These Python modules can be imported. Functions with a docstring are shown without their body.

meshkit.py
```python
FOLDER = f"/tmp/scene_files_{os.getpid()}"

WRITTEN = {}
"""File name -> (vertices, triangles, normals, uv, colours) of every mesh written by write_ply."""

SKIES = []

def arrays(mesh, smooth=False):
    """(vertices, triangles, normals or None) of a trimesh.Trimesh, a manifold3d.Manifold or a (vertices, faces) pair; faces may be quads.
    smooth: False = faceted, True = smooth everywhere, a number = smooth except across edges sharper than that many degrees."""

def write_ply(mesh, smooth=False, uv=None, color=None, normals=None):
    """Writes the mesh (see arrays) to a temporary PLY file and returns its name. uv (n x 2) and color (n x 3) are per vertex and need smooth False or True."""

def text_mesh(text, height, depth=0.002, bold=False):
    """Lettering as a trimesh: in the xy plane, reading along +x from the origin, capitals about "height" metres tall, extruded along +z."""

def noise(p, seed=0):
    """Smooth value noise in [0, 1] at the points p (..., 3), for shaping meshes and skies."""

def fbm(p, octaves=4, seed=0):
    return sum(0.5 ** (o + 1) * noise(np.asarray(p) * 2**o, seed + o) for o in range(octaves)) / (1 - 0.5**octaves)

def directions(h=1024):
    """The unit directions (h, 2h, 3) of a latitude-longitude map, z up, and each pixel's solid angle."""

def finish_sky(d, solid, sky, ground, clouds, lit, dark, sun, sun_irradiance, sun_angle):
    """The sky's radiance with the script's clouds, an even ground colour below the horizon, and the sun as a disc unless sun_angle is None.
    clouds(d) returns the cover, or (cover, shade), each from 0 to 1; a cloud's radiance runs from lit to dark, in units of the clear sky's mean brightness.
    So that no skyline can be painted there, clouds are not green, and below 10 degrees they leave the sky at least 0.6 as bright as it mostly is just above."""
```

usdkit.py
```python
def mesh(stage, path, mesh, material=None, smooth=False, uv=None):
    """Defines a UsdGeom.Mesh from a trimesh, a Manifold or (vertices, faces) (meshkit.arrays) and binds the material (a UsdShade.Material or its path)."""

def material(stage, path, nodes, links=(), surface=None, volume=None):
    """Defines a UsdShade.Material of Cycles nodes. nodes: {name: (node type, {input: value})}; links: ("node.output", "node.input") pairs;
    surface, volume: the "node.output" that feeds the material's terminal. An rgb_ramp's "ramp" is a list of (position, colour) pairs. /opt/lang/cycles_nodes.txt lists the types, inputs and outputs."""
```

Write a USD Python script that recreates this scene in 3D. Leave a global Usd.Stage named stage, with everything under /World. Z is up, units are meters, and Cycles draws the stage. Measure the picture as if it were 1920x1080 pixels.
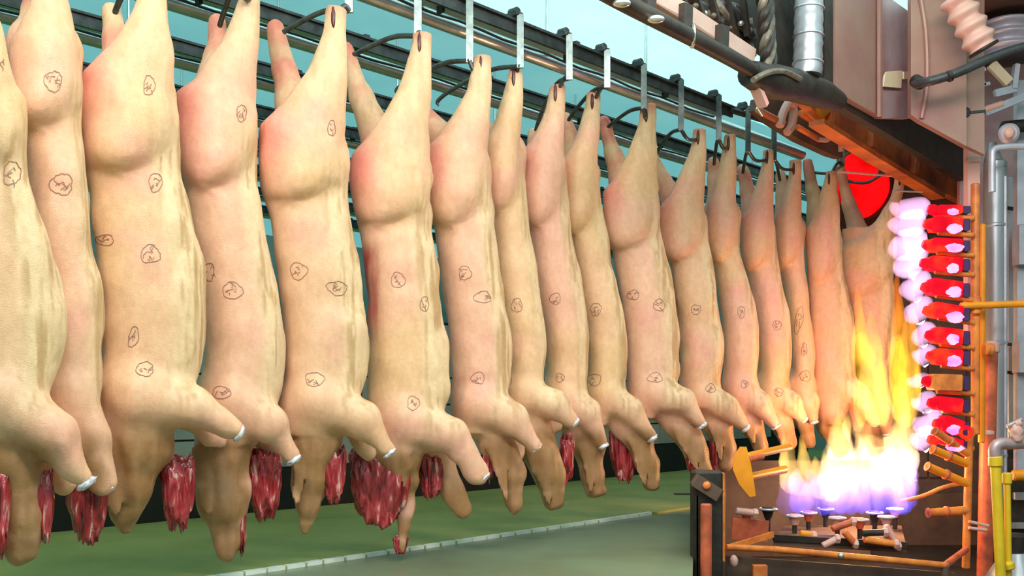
import math, random
import numpy as np, trimesh
from scipy import ndimage
from shapely.geometry import Polygon
import usdkit, meshkit
from pxr import Usd, UsdGeom, UsdLux, UsdShade, Gf, Sdf, Vt

stage = Usd.Stage.CreateInMemory()
UsdGeom.SetStageUpAxis(stage, UsdGeom.Tokens.z)
UsdGeom.SetStageMetersPerUnit(stage, 1.0)
UsdGeom.Xform.Define(stage, '/World'); UsdGeom.Scope.Define(stage, '/World/Looks')

# ------------------------------------------------------------------ camera, light, exposure
FPX, HOR, CAMZ = 1900.0, 740.0, 0.75          # focal length in pixels, row of the horizon, height of the eye
cam = UsdGeom.Camera.Define(stage, '/World/camera')
cam.CreateHorizontalApertureAttr(36.0); cam.CreateFocalLengthAttr(36.0 * FPX / 1920)
cam.CreateVerticalApertureAttr(20.25); cam.CreateVerticalApertureOffsetAttr(36.0 * (HOR - 540) / 1920)
cam.CreateClippingRangeAttr((0.05, 200.0)); cam.CreateExposureAttr(0.0)
cam.AddTranslateOp().Set((0, 0, CAMZ)); cam.AddRotateXOp().Set(90)

dome = UsdLux.DomeLight.Define(stage, '/World/ambient_fill')
dome.CreateColorAttr((0.93, 0.98, 1.0)); dome.CreateIntensityAttr(0.13)  # even ambient fill added from every side
def rect_light(name, pos, target, w, h, inten, color):
    r = UsdLux.RectLight.Define(stage, '/World/' + name)
    r.CreateWidthAttr(w); r.CreateHeightAttr(h); r.CreateIntensityAttr(inten); r.CreateColorAttr(color)
    p, t = np.array(pos, float), np.array(target, float)
    z = p - t; z /= np.linalg.norm(z); x = np.cross([0, 0, 1.0], z); x /= np.linalg.norm(x); y = np.cross(z, x)
    r.AddTransformOp().Set(Gf.Matrix4d(*x, 0, *y, 0, *z, 0, *p, 1))
rect_light('added_key_light', (-0.2, 1.6, 3.05), (0.4, 4.8, 0.9), 2.8, 0.8, 21.0, (1.0, 0.92, 0.85))  # unseen area light added overhead to brighten the row
rect_light('added_key_light_001', (1.5, 3.4, 3.05), (1.2, 6.0, 0.9), 1.8, 0.6, 19.0, (1.0, 0.92, 0.85))  # second unseen area light, added for the far half of the row

# ------------------------------------------------------------------ helpers
def at(x, y, Y): return np.array([(x - 960) / FPX * Y, Y, CAMZ + (HOR - y) / FPX * Y])
DIR = np.array([0.68, 0.733, 0.0]); DIR /= np.linalg.norm(DIR)     # the way the row of carcasses and the rails run
NRM = np.array([-DIR[1], DIR[0], 0.0])                             # away from the eye, square to the row
R0 = 3.40                                                          # distance from the eye to the row along NRM
def on_row(x, d=0.0):
    """depth at which the view through column x meets the vertical plane at distance R0 + d"""
    return (R0 + d) / ((x - 960) / FPX * NRM[0] + NRM[1])
def lane(t, d, z): return DIR * t + NRM * (R0 + d) + np.array([0, 0, z])

used = {}
def numbered(parent, name):
    k = used.get((parent, name), 0); used[(parent, name)] = k + 1
    return name if k == 0 else f'{name}_{k:03d}'
def data(p, **kw):
    for k, v in kw.items():
        if v: p.SetCustomDataByKey(k, v)
    return p
def thing(name, label, cat, loc=(0, 0, 0), group=None, kind=None):
    x = UsdGeom.Xform.Define(stage, '/World/' + numbered('/World', name))
    x.AddTranslateOp().Set(tuple(float(c) for c in loc))
    p = x.GetPrim(); data(p, label=label, category=cat, group=group, kind=kind)
    return p
def origin(parent):
    return np.array(UsdGeom.Xformable(parent).ComputeLocalToWorldTransform(Usd.TimeCode.Default()).ExtractTranslation()) if parent else np.zeros(3)
SPLIT = set('side_box hose_joint tee collar duct_band column_cap clamp hinge plate_bar rail collar_strut drive_shaft lower_bar foot cap'.split())
def obj(name, mesh, mat, parent=None, smooth=35, color=None, **kw):
    """one Mesh, given in world coordinates, under parent or /World"""
    root = str(parent.GetPath()) if parent else '/World'
    if isinstance(mesh, list) and name in SPLIT:
        for q in mesh: obj(name, q, mat, parent, smooth, None, **kw)
        return
    if isinstance(mesh, list): mesh = trimesh.util.concatenate(mesh)
    v, f, n = meshkit.arrays(mesh, smooth)
    v = v - origin(parent)
    m = UsdGeom.Mesh.Define(stage, f'{root}/{numbered(root, name)}')
    m.CreatePointsAttr(Vt.Vec3fArray.FromNumpy(v.astype(np.float32)))
    m.CreateFaceVertexCountsAttr(Vt.IntArray.FromNumpy(np.full(len(f), 3, np.int32)))
    m.CreateFaceVertexIndicesAttr(Vt.IntArray.FromNumpy(f.astype(np.int32).ravel()))
    m.CreateSubdivisionSchemeAttr('none')
    if n is not None:
        m.CreateNormalsAttr(Vt.Vec3fArray.FromNumpy(n.astype(np.float32))); m.SetNormalsInterpolation('vertex')
    if color is not None:
        UsdGeom.PrimvarsAPI(m).CreatePrimvar('tone', Sdf.ValueTypeNames.Color3fArray, 'vertex').Set(Vt.Vec3fArray.FromNumpy(np.asarray(color, np.float32)))
    UsdShade.MaterialBindingAPI.Apply(m.GetPrim()).Bind(M[mat])
    data(m.GetPrim(), **kw)
    return m.GetPrim()

def frame(d, up=(0, 0, 1)):
    d = np.asarray(d, float); d = d / np.linalg.norm(d); up = np.asarray(up, float)
    if abs(d @ up) > .98: up = np.array([1.0, 0, 0])
    a = np.cross(up, d); a /= np.linalg.norm(a); return a, np.cross(d, a), d
def bar(p, q, w, h, up=(0, 0, 1), ch=None):
    """a chamfered bar from p to q; w across, h along up"""
    p, q = np.asarray(p, float), np.asarray(q, float); a, b, d = frame(q - p, up); L = np.linalg.norm(q - p)
    c = min(w, h) * .16 if ch is None else ch
    pts = []
    for z, e in ((0, c), (c, 0), (L - c, 0), (L, c)):
        ww, hh = w / 2 - e, h / 2 - e
        for sx, sy in ((-1, -1), (1, -1), (1, 1), (-1, 1)): pts.append(p + a * sx * ww + b * sy * hh + d * z)
        if e == 0:
            pass
    return trimesh.convex.convex_hull(np.array(pts))
def box(lo, hi, ch=0.004):
    lo, hi = np.minimum(lo, hi).astype(float), np.maximum(lo, hi).astype(float)
    ch = min(ch, (hi - lo).min() * .3); pts = []
    for k in range(3):
        e = np.full(3, ch); e[k] = 0
        for s in np.ndindex(2, 2, 2): pts.append(np.where(np.array(s) == 1, hi - e, lo + e))
    return trimesh.convex.convex_hull(np.array(pts))
def tube(pts, r, n=12, caps=True, scale=None):
    p = np.asarray(pts, float); r = np.broadcast_to(np.asarray(r, float), (len(p),))
    t = np.gradient(p, axis=0); t /= np.linalg.norm(t, axis=1, keepdims=True)
    a = frame(t[0])[0]; A = []
    for k in range(len(p)):
        a = a - t[k] * (a @ t[k]); a /= np.linalg.norm(a); A.append(a)
    A = np.array(A); B = np.cross(t, A); th = np.arange(n) * 2 * np.pi / n
    v = (p[:, None] + r[:, None, None] * (np.cos(th)[None, :, None] * A[:, None] + np.sin(th)[None, :, None] * B[:, None])).reshape(-1, 3)
    i, j = np.meshgrid(np.arange(len(p) - 1), np.arange(n), indexing='ij'); i, j = i.ravel(), j.ravel(); k = (j + 1) % n
    f = np.vstack([np.stack([i * n + j, i * n + k, (i + 1) * n + k], 1), np.stack([i * n + j, (i + 1) * n + k, (i + 1) * n + j], 1)])
    if caps:
        c0, c1 = len(v), len(v) + 1; v = np.vstack([v, p[:1], p[-1:]]); j = np.arange(n); k = (j + 1) % n; o = (len(p) - 1) * n
        f = np.vstack([f, np.stack([np.full(n, c0), k, j], 1), np.stack([np.full(n, c1), o + j, o + k], 1)])
    return trimesh.Trimesh(v, f, process=False)
def rod(p, q, r, n=14):
    p, q = np.asarray(p, float), np.asarray(q, float); c = min(r * .25, np.linalg.norm(q - p) * .2); d = (q - p) / np.linalg.norm(q - p)
    return tube([p, p + d * c * .01, p + d * c, q - d * c, q - d * c * .01, q], [r - c, r - c, r, r, r - c, r - c], n)
def curve(pts, n=24):
    """Catmull-Rom through the points"""
    p = np.asarray(pts, float); p = np.vstack([2 * p[0] - p[1], p, 2 * p[-1] - p[-2]]); out = []
    m = len(p) - 3; u = np.linspace(0, m - 1e-6, n)
    for x in u:
        i = int(x); t = x - i; a, b, c, d = p[i:i + 4]
        out.append(.5 * (2 * b + (c - a) * t + (2 * a - 5 * b + 4 * c - d) * t * t + (3 * b - a - 3 * c + d) * t ** 3))
    return np.array(out)
def blob(c, r, seed=0, amp=.2, freq=4, sub=3):
    m = trimesh.creation.icosphere(sub); v = np.array(m.vertices)
    v = v * (1 + amp * (2 * meshkit.fbm(v * freq / 2 + 7.3 * seed, 3, seed) - 1)[:, None])
    return trimesh.Trimesh(v * np.asarray(r) + np.asarray(c), m.faces, process=False)

# ------------------------------------------------------------------ materials
M = {}
def mat(name, base, rough=.5, metal=0., var=.12, scale=6., bump=0., bscale=40., stretch=(1, 1, 1), emit=None, strength=0., second=None, **kw):
    n = {'g': ('geometry', {}), 'mp': ('mapping', {'scale': stretch}), 'no': ('noise_texture', {'scale': scale, 'detail': 5., 'roughness': .6}),
         'p': ('principled_bsdf', {'roughness': rough, 'metallic': metal, **kw})}
    lo = [max(0, c * (1 - var)) for c in base]; hi = [min(1, c * (1 + var)) for c in base]
    if second is not None: lo = second
    n['r'] = ('rgb_ramp', {'ramp': [(.3, lo), (.7, hi)]})
    ln = [('g.position', 'mp.vector'), ('mp.vector', 'no.vector'), ('no.fac', 'r.fac'), ('r.color', 'p.base_color')]
    if emit is not None: n['p'][1].update(emission_color=emit, emission_strength=strength)
    if bump:
        n['n2'] = ('noise_texture', {'scale': bscale, 'detail': 3.}); n['b'] = ('bump', {'strength': bump, 'distance': .01})
        ln += [('mp.vector', 'n2.vector'), ('n2.fac', 'b.height'), ('b.normal', 'p.normal')]
    M[name] = usdkit.material(stage, '/World/Looks/' + name, n, ln, surface='p.BSDF')
mat('ceiling_glow', (.60, .92, .93), .6, var=.06, scale=1.5, emit=(.52, .92, .93), strength=1.12)  # emission added to make the front ceiling bright
mat('ceiling_paint_glow', (.42, .80, .84), .6, var=.22, scale=2.5, emit=(.16, .44, .48), strength=.85)  # plain paint, no lamp; emission added to lift its brightness
mat('steel_rail', (.05, .055, .055), .45, .6, var=.5, scale=14)
mat('galvanised', (.62, .68, .70), .3, .85, var=.12, scale=20)
mat('hook_steel', (.20, .235, .23), .32, .9, var=.3, scale=30)
mat('dark_hook', (.09, .10, .09), .4, .7, var=.4, scale=30)
mat('wall_grey', (.34, .38, .36), .6, var=.15, scale=3)
mat('black_plinth', (.008, .009, .008), .7, var=.5)
mat('floor_green', (.43, .40, .125), .5, var=.2, scale=1.2, second=(.29, .30, .08), bump=.1, bscale=12)
mat('floor_wet', (.21, .26, .16), .3, var=.2, scale=1.3, second=(.14, .125, .06), bump=.06, bscale=5, stretch=(.5, .5, 1))
mat('white_line', (.95, .95, .84), .4, var=.1)
# skin: the tones are the animal's own (pink, cream and yellow patches), carried by the mesh; head brown also holds painted shade
M['skin'] = usdkit.material(stage, '/World/Looks/skin', {
    'a': ('attribute', {'attribute': 'tone'}), 'g': ('geometry', {}), 'mp': ('mapping', {'scale': (1, 1, .55)}),
    'n1': ('noise_texture', {'scale': 34., 'detail': 6., 'roughness': .65}), 'n2': ('noise_texture', {'scale': 260., 'detail': 2.}),
    'r': ('rgb_ramp', {'ramp': [(.30, (.84, .74, .66)), (.66, (1.05, 1.05, 1.05))]}), 'm': ('mix_color', {'blend_type': 'multiply', 'fac': .6, 'use_clamp_result': False}),
    'b': ('bump', {'strength': .3, 'distance': .006}),
    'p': ('principled_bsdf', {'roughness': .40, 'specular_ior_level': .4, 'diffuse_roughness': .3})},
    [('g.position', 'mp.vector'), ('mp.vector', 'n1.vector'), ('g.position', 'n2.vector'), ('n1.fac', 'r.fac'), ('a.color', 'm.a'), ('r.color', 'm.b'), ('m.result', 'p.base_color'),
     ('n2.fac', 'b.height'), ('b.normal', 'p.normal')], surface='p.BSDF')
M['raw_meat'] = usdkit.material(stage, '/World/Looks/raw_meat', {
    'g': ('geometry', {}), 'mp': ('mapping', {'scale': (1, 1, .22)}), 'n1': ('noise_texture', {'scale': 42., 'detail': 4., 'distortion': .6}),
    'r': ('rgb_ramp', {'ramp': [(.30, (.06, .004, .006)), (.46, (.33, .012, .02)), (.60, (.50, .06, .07)), (.68, (.72, .42, .36)), (.78, (.83, .66, .58))]}),
    'b': ('bump', {'strength': .5, 'distance': .01}), 'p': ('principled_bsdf', {'roughness': .25, 'coat_weight': .4})},
    [('g.position', 'mp.vector'), ('mp.vector', 'n1.vector'), ('n1.fac', 'r.fac'), ('r.color', 'p.base_color'), ('n1.fac', 'b.height'), ('b.normal', 'p.normal')], surface='p.BSDF')
mat('bone_fat', (.74, .72, .74), .35, var=.35, scale=60, second=(.35, .30, .38))
mat('dark_blood', (.10, .018, .014), .35, var=.4)
mat('stamp_ink', (.31, .13, .10), .6, var=.3, scale=60)

# ------------------------------------------------------------------ setting
def slab(pts, z0, z1, name, m, parent=None, **kw):
    e = trimesh.creation.extrude_polygon(Polygon([(p[0], p[1]) for p in pts]), z1 - z0); e.apply_translation([0, 0, z0])
    return obj(name, e, m, parent, smooth=False, **kw)
def quad(t0, t1, d0, d1): return [lane(t0, d0, 0), lane(t1, d0, 0), lane(t1, d1, 0), lane(t0, d1, 0)]
LINE, GREEN = 0.27, 2.10
PITPOLY = Polygon([(.178 * 4.05, 4.05), (4.9, 4.05), (4.9, 8.0), (2.6, 8.0), (2.6, 7.5), (.178 * 7.5 + .02, 7.5)])
def slab_cut(pts, z0, z1, name, m, **kw):
    g = Polygon([(p[0], p[1]) for p in pts]).difference(PITPOLY); e = trimesh.util.concatenate([trimesh.creation.extrude_polygon(q, z1 - z0) for q in getattr(g, 'geoms', [g])]); e.apply_translation([0, 0, z0])
    return obj(name, e, m, None, smooth=False, **kw)
slab_cut(quad(-9, 16, -12, LINE), -.2, 0, 'floor', 'floor_wet', kind='structure', label='wet grey green concrete floor in front of the white edge line')
slab_cut(quad(-9, 16, LINE, 9.5), -.2, .012, 'floor', 'floor_green', kind='structure', label='raised green floor under and behind the hanging carcasses')
slab(quad(-9, 13, -9, 1.02), 3.12, 3.2, 'ceiling', 'ceiling_glow', kind='structure', label='pale cyan ceiling with an added glow in front of and above the rails')
slab(quad(-9, 13, 1.04, 9.5), 3.12, 3.2, 'ceiling', 'ceiling_paint_glow', kind='structure', label='teal painted ceiling with an added glow behind the rails')
slab(quad(12.8, 13, -9, 9.7), -.2, 3.2, 'wall_end', 'wall_grey', kind='structure', label='grey wall at the far end of the hall')
slab(quad(-9, 16, 9.5, 9.7), -.2, 3.2, 'wall_back', 'wall_grey', kind='structure', label='grey wall at the back of the hall')
# low partition: black plinth, grey tiles above
pw = thing('wall_partition', 'low grey tiled partition on a black plinth behind the carcasses', '', lane(0, GREEN, 0), kind='structure')
obj('plinth', trimesh.convex.convex_hull(np.array([lane(t, d, z) for t in (-6, 11) for d in (GREEN, GREEN + .2) for z in (.0, .27)])), 'black_plinth', pw, smooth=False)
rng = random.Random(3)
for r_ in range(5):
    for c_ in range(40):
        t0 = -4.2 + c_ * .36; z0 = .275 + r_ * .2
        obj('tile', trimesh.convex.convex_hull(np.array([lane(t, GREEN + d, z) for t, z, d in
            [(t0 + e, z0 + e2, dd) for dd, k in ((.05, .004), (.035 + rng.random() * .004, .009)) for e in (k, .36 - k) for e2 in (k, .2 - k)]])), 'wall_grey', pw, smooth=False)
obj('partition_core', trimesh.convex.convex_hull(np.array([lane(t, GREEN + d, z) for t in (-6, 11) for d in (.048, .2) for z in (.26, 1.29)])), 'black_plinth', pw, smooth=False)
# worn white edge line: short uneven dashes
ln = thing('edge_line', 'thin white dashed line along the edge of the green floor', 'floor line', lane(1, LINE, .012))
t = -1.2
while t < 5.2:
    L = rng.uniform(.075, .12)
    obj('dash', trimesh.convex.convex_hull(np.array([lane(t + a, LINE + b, z) for a in (0, L) for b in (-.006, .018 + rng.random() * .006) for z in (-.004, .018)])), 'white_line', ln, smooth=False)
    t += L + rng.uniform(.006, .02)

# ------------------------------------------------------------------ overhead tracks
RAILZ = CAMZ + 1.83
names = ['nearest', 'second', 'third', 'fourth', 'fifth', 'sixth', 'seventh', 'eighth']
for k in range(8):
    d = .735 * k; t0, t1 = -3.5, (5.75 if k == 0 else 11.0)
    rl = thing('overhead_rail', f'dark steel overhead conveyor rail, {names[k]} from the carcass row' if k else 'dark steel overhead rail that carries the row of hooks', 'rail', lane(0, d, RAILZ), group='overhead rails')
    if k == 0: rail0 = rl
    obj('rail_bar', [bar(lane(t0, d, RAILZ - .012), lane(t1, d, RAILZ - .012), .014, .066), bar(lane(t0, d, RAILZ + .016), lane(t1, d, RAILZ + .016), .05, .012)], 'steel_rail', rl)
    obj('cover_strip', bar(lane(t0, d + .085, RAILZ - .015), lane(t1, d + .085, RAILZ - .015), .05, .008), 'galvanised', rl)
    obj('cable', tube([lane(t0 + (t1 - t0) * i / 60, d + .135, RAILZ - .02 + .006 * math.sin(i * 1.7)) for i in range(61)], .007, 6), 'steel_rail', rl)
    tt = t0 + .3 + .1 * k
    while tt < t1:
        obj('rail_bracket', [bar(lane(tt, d + .06, RAILZ - .05), lane(tt, d + .06, RAILZ + .05), .035, .02, up=DIR), bar(lane(tt, d - .02, RAILZ + .03), lane(tt, d + .24, RAILZ + .03), .03, .012)], 'steel_rail', rl)
        if k % 2 == 0: obj('drop_rod', rod(lane(tt, d + .2, RAILZ), lane(tt, d + .2, 3.12), .009, 8), 'galvanised', rl)
        tt += .92
    obj('support_pipe', rod(lane(t0, d + .2, RAILZ - .02), lane(t1 if k else 7.1, d + .2, RAILZ - .02),    .038, 18), 'galvanised', rl, label='galvanised round pipe')

# ------------------------------------------------------------------ carcasses: a signed field per animal, meshed by surface nets
def surface_nets(F, o, h):
    nx, ny, nz = F.shape; S = F < 0
    acc = np.zeros((nx - 1, ny - 1, nz - 1, 3), np.float32); cnt = np.zeros((nx - 1, ny - 1, nz - 1), np.float32)
    edges = []
    for ax in range(3):
        a = [slice(None)] * 3; b = [slice(None)] * 3; a[ax] = slice(0, -1); b[ax] = slice(1, None)
        fa, fb = F[tuple(a)], F[tuple(b)]; cr = (fa < 0) != (fb < 0)
        i = np.argwhere(cr); t = fa[cr] / (fa[cr] - fb[cr]); p = i.astype(np.float32); p[:, ax] += t
        edges.append((i, S[tuple(a)][cr]))
        u, w = [k for k in range(3) if k != ax]
        for du in (0, -1):
            for dw in (0, -1):
                j = i.copy(); j[:, u] += du; j[:, w] += dw
                ok = (j >= 0).all(1) & (j[:, 0] < nx - 1) & (j[:, 1] < ny - 1) & (j[:, 2] < nz - 1)
                np.add.at(acc, tuple(j[ok].T), p[ok]); np.add.at(cnt, tuple(j[ok].T), 1)
    idx = np.full(cnt.shape, -1, np.int64); on = cnt > 0; idx[on] = np.arange(on.sum())
    v = acc[on] / cnt[on][:, None] * h + o
    quads = []
    for ax in range(3):
        i, ins = edges[ax]; u, w = (ax + 1) % 3, (ax + 2) % 3
        q = []
        for du, dw in ((-1, -1), (0, -1), (0, 0), (-1, 0)):
            j = i.copy(); j[:, u] += du; j[:, w] += dw; j = np.clip(j, 0, np.array(cnt.shape) - 1); q.append(idx[tuple(j.T)])
        q = np.stack(q, 1); q[~ins] = q[~ins][:, ::-1]; quads.append(q[(q >= 0).all(1)])
    q = np.vstack(quads)
    return v, np.vstack([q[:, [0, 1, 2]], q[:, [0, 2, 3]]])

def smin(a, b, k):
    h = np.clip(.5 + .5 * (b - a) / k, 0, 1); return b + (a - b) * h - k * h * (1 - h)

class Field:
    def __init__(s, lo, hi, h):
        s.o, s.h = np.array(lo, float), h; n = np.ceil((np.array(hi) - lo) / h).astype(int) + 1; s.n = n
        s.x, s.y, s.z = [(s.o[k] + np.arange(n[k]) * h).astype(np.float32) for k in range(3)]
        s.F = np.full(n, 1.0, np.float32)
    def sub(s, lo, hi):
        i = [slice(max(0, int((lo[k] - s.o[k]) / s.h) - 1), min(s.n[k], int((hi[k] - s.o[k]) / s.h) + 2)) for k in range(3)]
        return tuple(i), s.x[i[0]][:, None, None], s.y[i[1]][None, :, None], s.z[i[2]][None, None, :]
    def add(s, i, d, k):
        s.F[i] = smin(s.F[i], d, k) if k > 0 else np.minimum(s.F[i], d)
    def cone(s, p, q, r0, r1, k=.03, flat=1.0):
        p, q = np.array(p, np.float32), np.array(q, np.float32); m = max(r0, r1) * max(1, 1 / flat) + k + .02
        i, X, Y, Z = s.sub(np.minimum(p, q) - m, np.maximum(p, q) + m); d = q - p; L2 = max(float(d @ d), 1e-9)
        t = np.clip(((X - p[0]) * d[0] + (Y - p[1]) * d[1] + (Z - p[2]) * d[2]) / L2, 0, 1)
        D = np.sqrt((X - p[0] - d[0] * t) ** 2 + ((Y - p[1] - d[1] * t) * flat) ** 2 + (Z - p[2] - d[2] * t) ** 2) - (r0 + (r1 - r0) * t)
        s.add(i, D, k)
    def chain(s, pts, rs, k=.03, flat=1.0):
        for a in range(len(pts) - 1): s.cone(pts[a], pts[a + 1], rs[a], rs[a + 1], k, flat)
    def ell(s, c, r, k=.03):
        m = max(r) + k + .02; c = np.array(c); i, X, Y, Z = s.sub(c - m, c + m)
        D = (np.sqrt(((X - c[0]) / r[0]) ** 2 + ((Y - c[1]) / r[1]) ** 2 + ((Z - c[2]) / r[2]) ** 2) - 1) * min(r)
        s.add(i, D, k)
    def loft(s, z, cs, a, cl, c, k=.03, power=2.0):
        """upright body: at height z the middle (cs, cl) and half widths a along s, c along l"""
        o = np.argsort(z); z, cs, a, cl, c = [np.array(q, float)[o] for q in (z, cs, a, np.broadcast_to(cl, len(z)), c)]
        lo = [(cs - a).min() - k - .03, (cl - c).min() - k - .03, z[0] - k - .03]; hi = [(cs + a).max() + k + .03, (cl + c).max() + k + .03, z[-1] + k + .03]
        i, X, Y, Z = s.sub(lo, hi); f = lambda q: smooth_interp(Z, z, q)
        A, C = f(a), f(c); g = (np.abs((X - f(cs)) / A) ** power + np.abs((Y - f(cl)) / C) ** power) ** (1 / power)
        D = np.maximum((g - 1) * np.minimum(A, C), np.maximum(Z - z[-1], z[0] - Z))
        s.add(i, D.astype(np.float32), k)
    def sample(s, p):
        return ndimage.map_coordinates(s.F, ((np.asarray(p) - s.o) / s.h).T, order=1, mode='nearest')
def smooth_interp(Z, z, q):
    from scipy.interpolate import PchipInterpolator
    return PchipInterpolator(z, q, extrapolate=False)(np.clip(Z, z[0], z[-1])).astype(np.float32)

INK = []
CREAM, PINK, YELLOW, BROWN, ROSE, RED = [np.array(c) for c in ((.83, .495, .32), (.85, .405, .325), (.79, .53, .235), (.46, .215, .075), (.84, .28, .235), (.45, .03, .03))]
def lerp3(a, b, w): return a + (b - a) * np.clip(w, 0, 1)[:, None]
def sstep(a, b, x): t = np.clip((x - a) / (b - a), 0, 1); return t * t * (3 - 2 * t)

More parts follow.
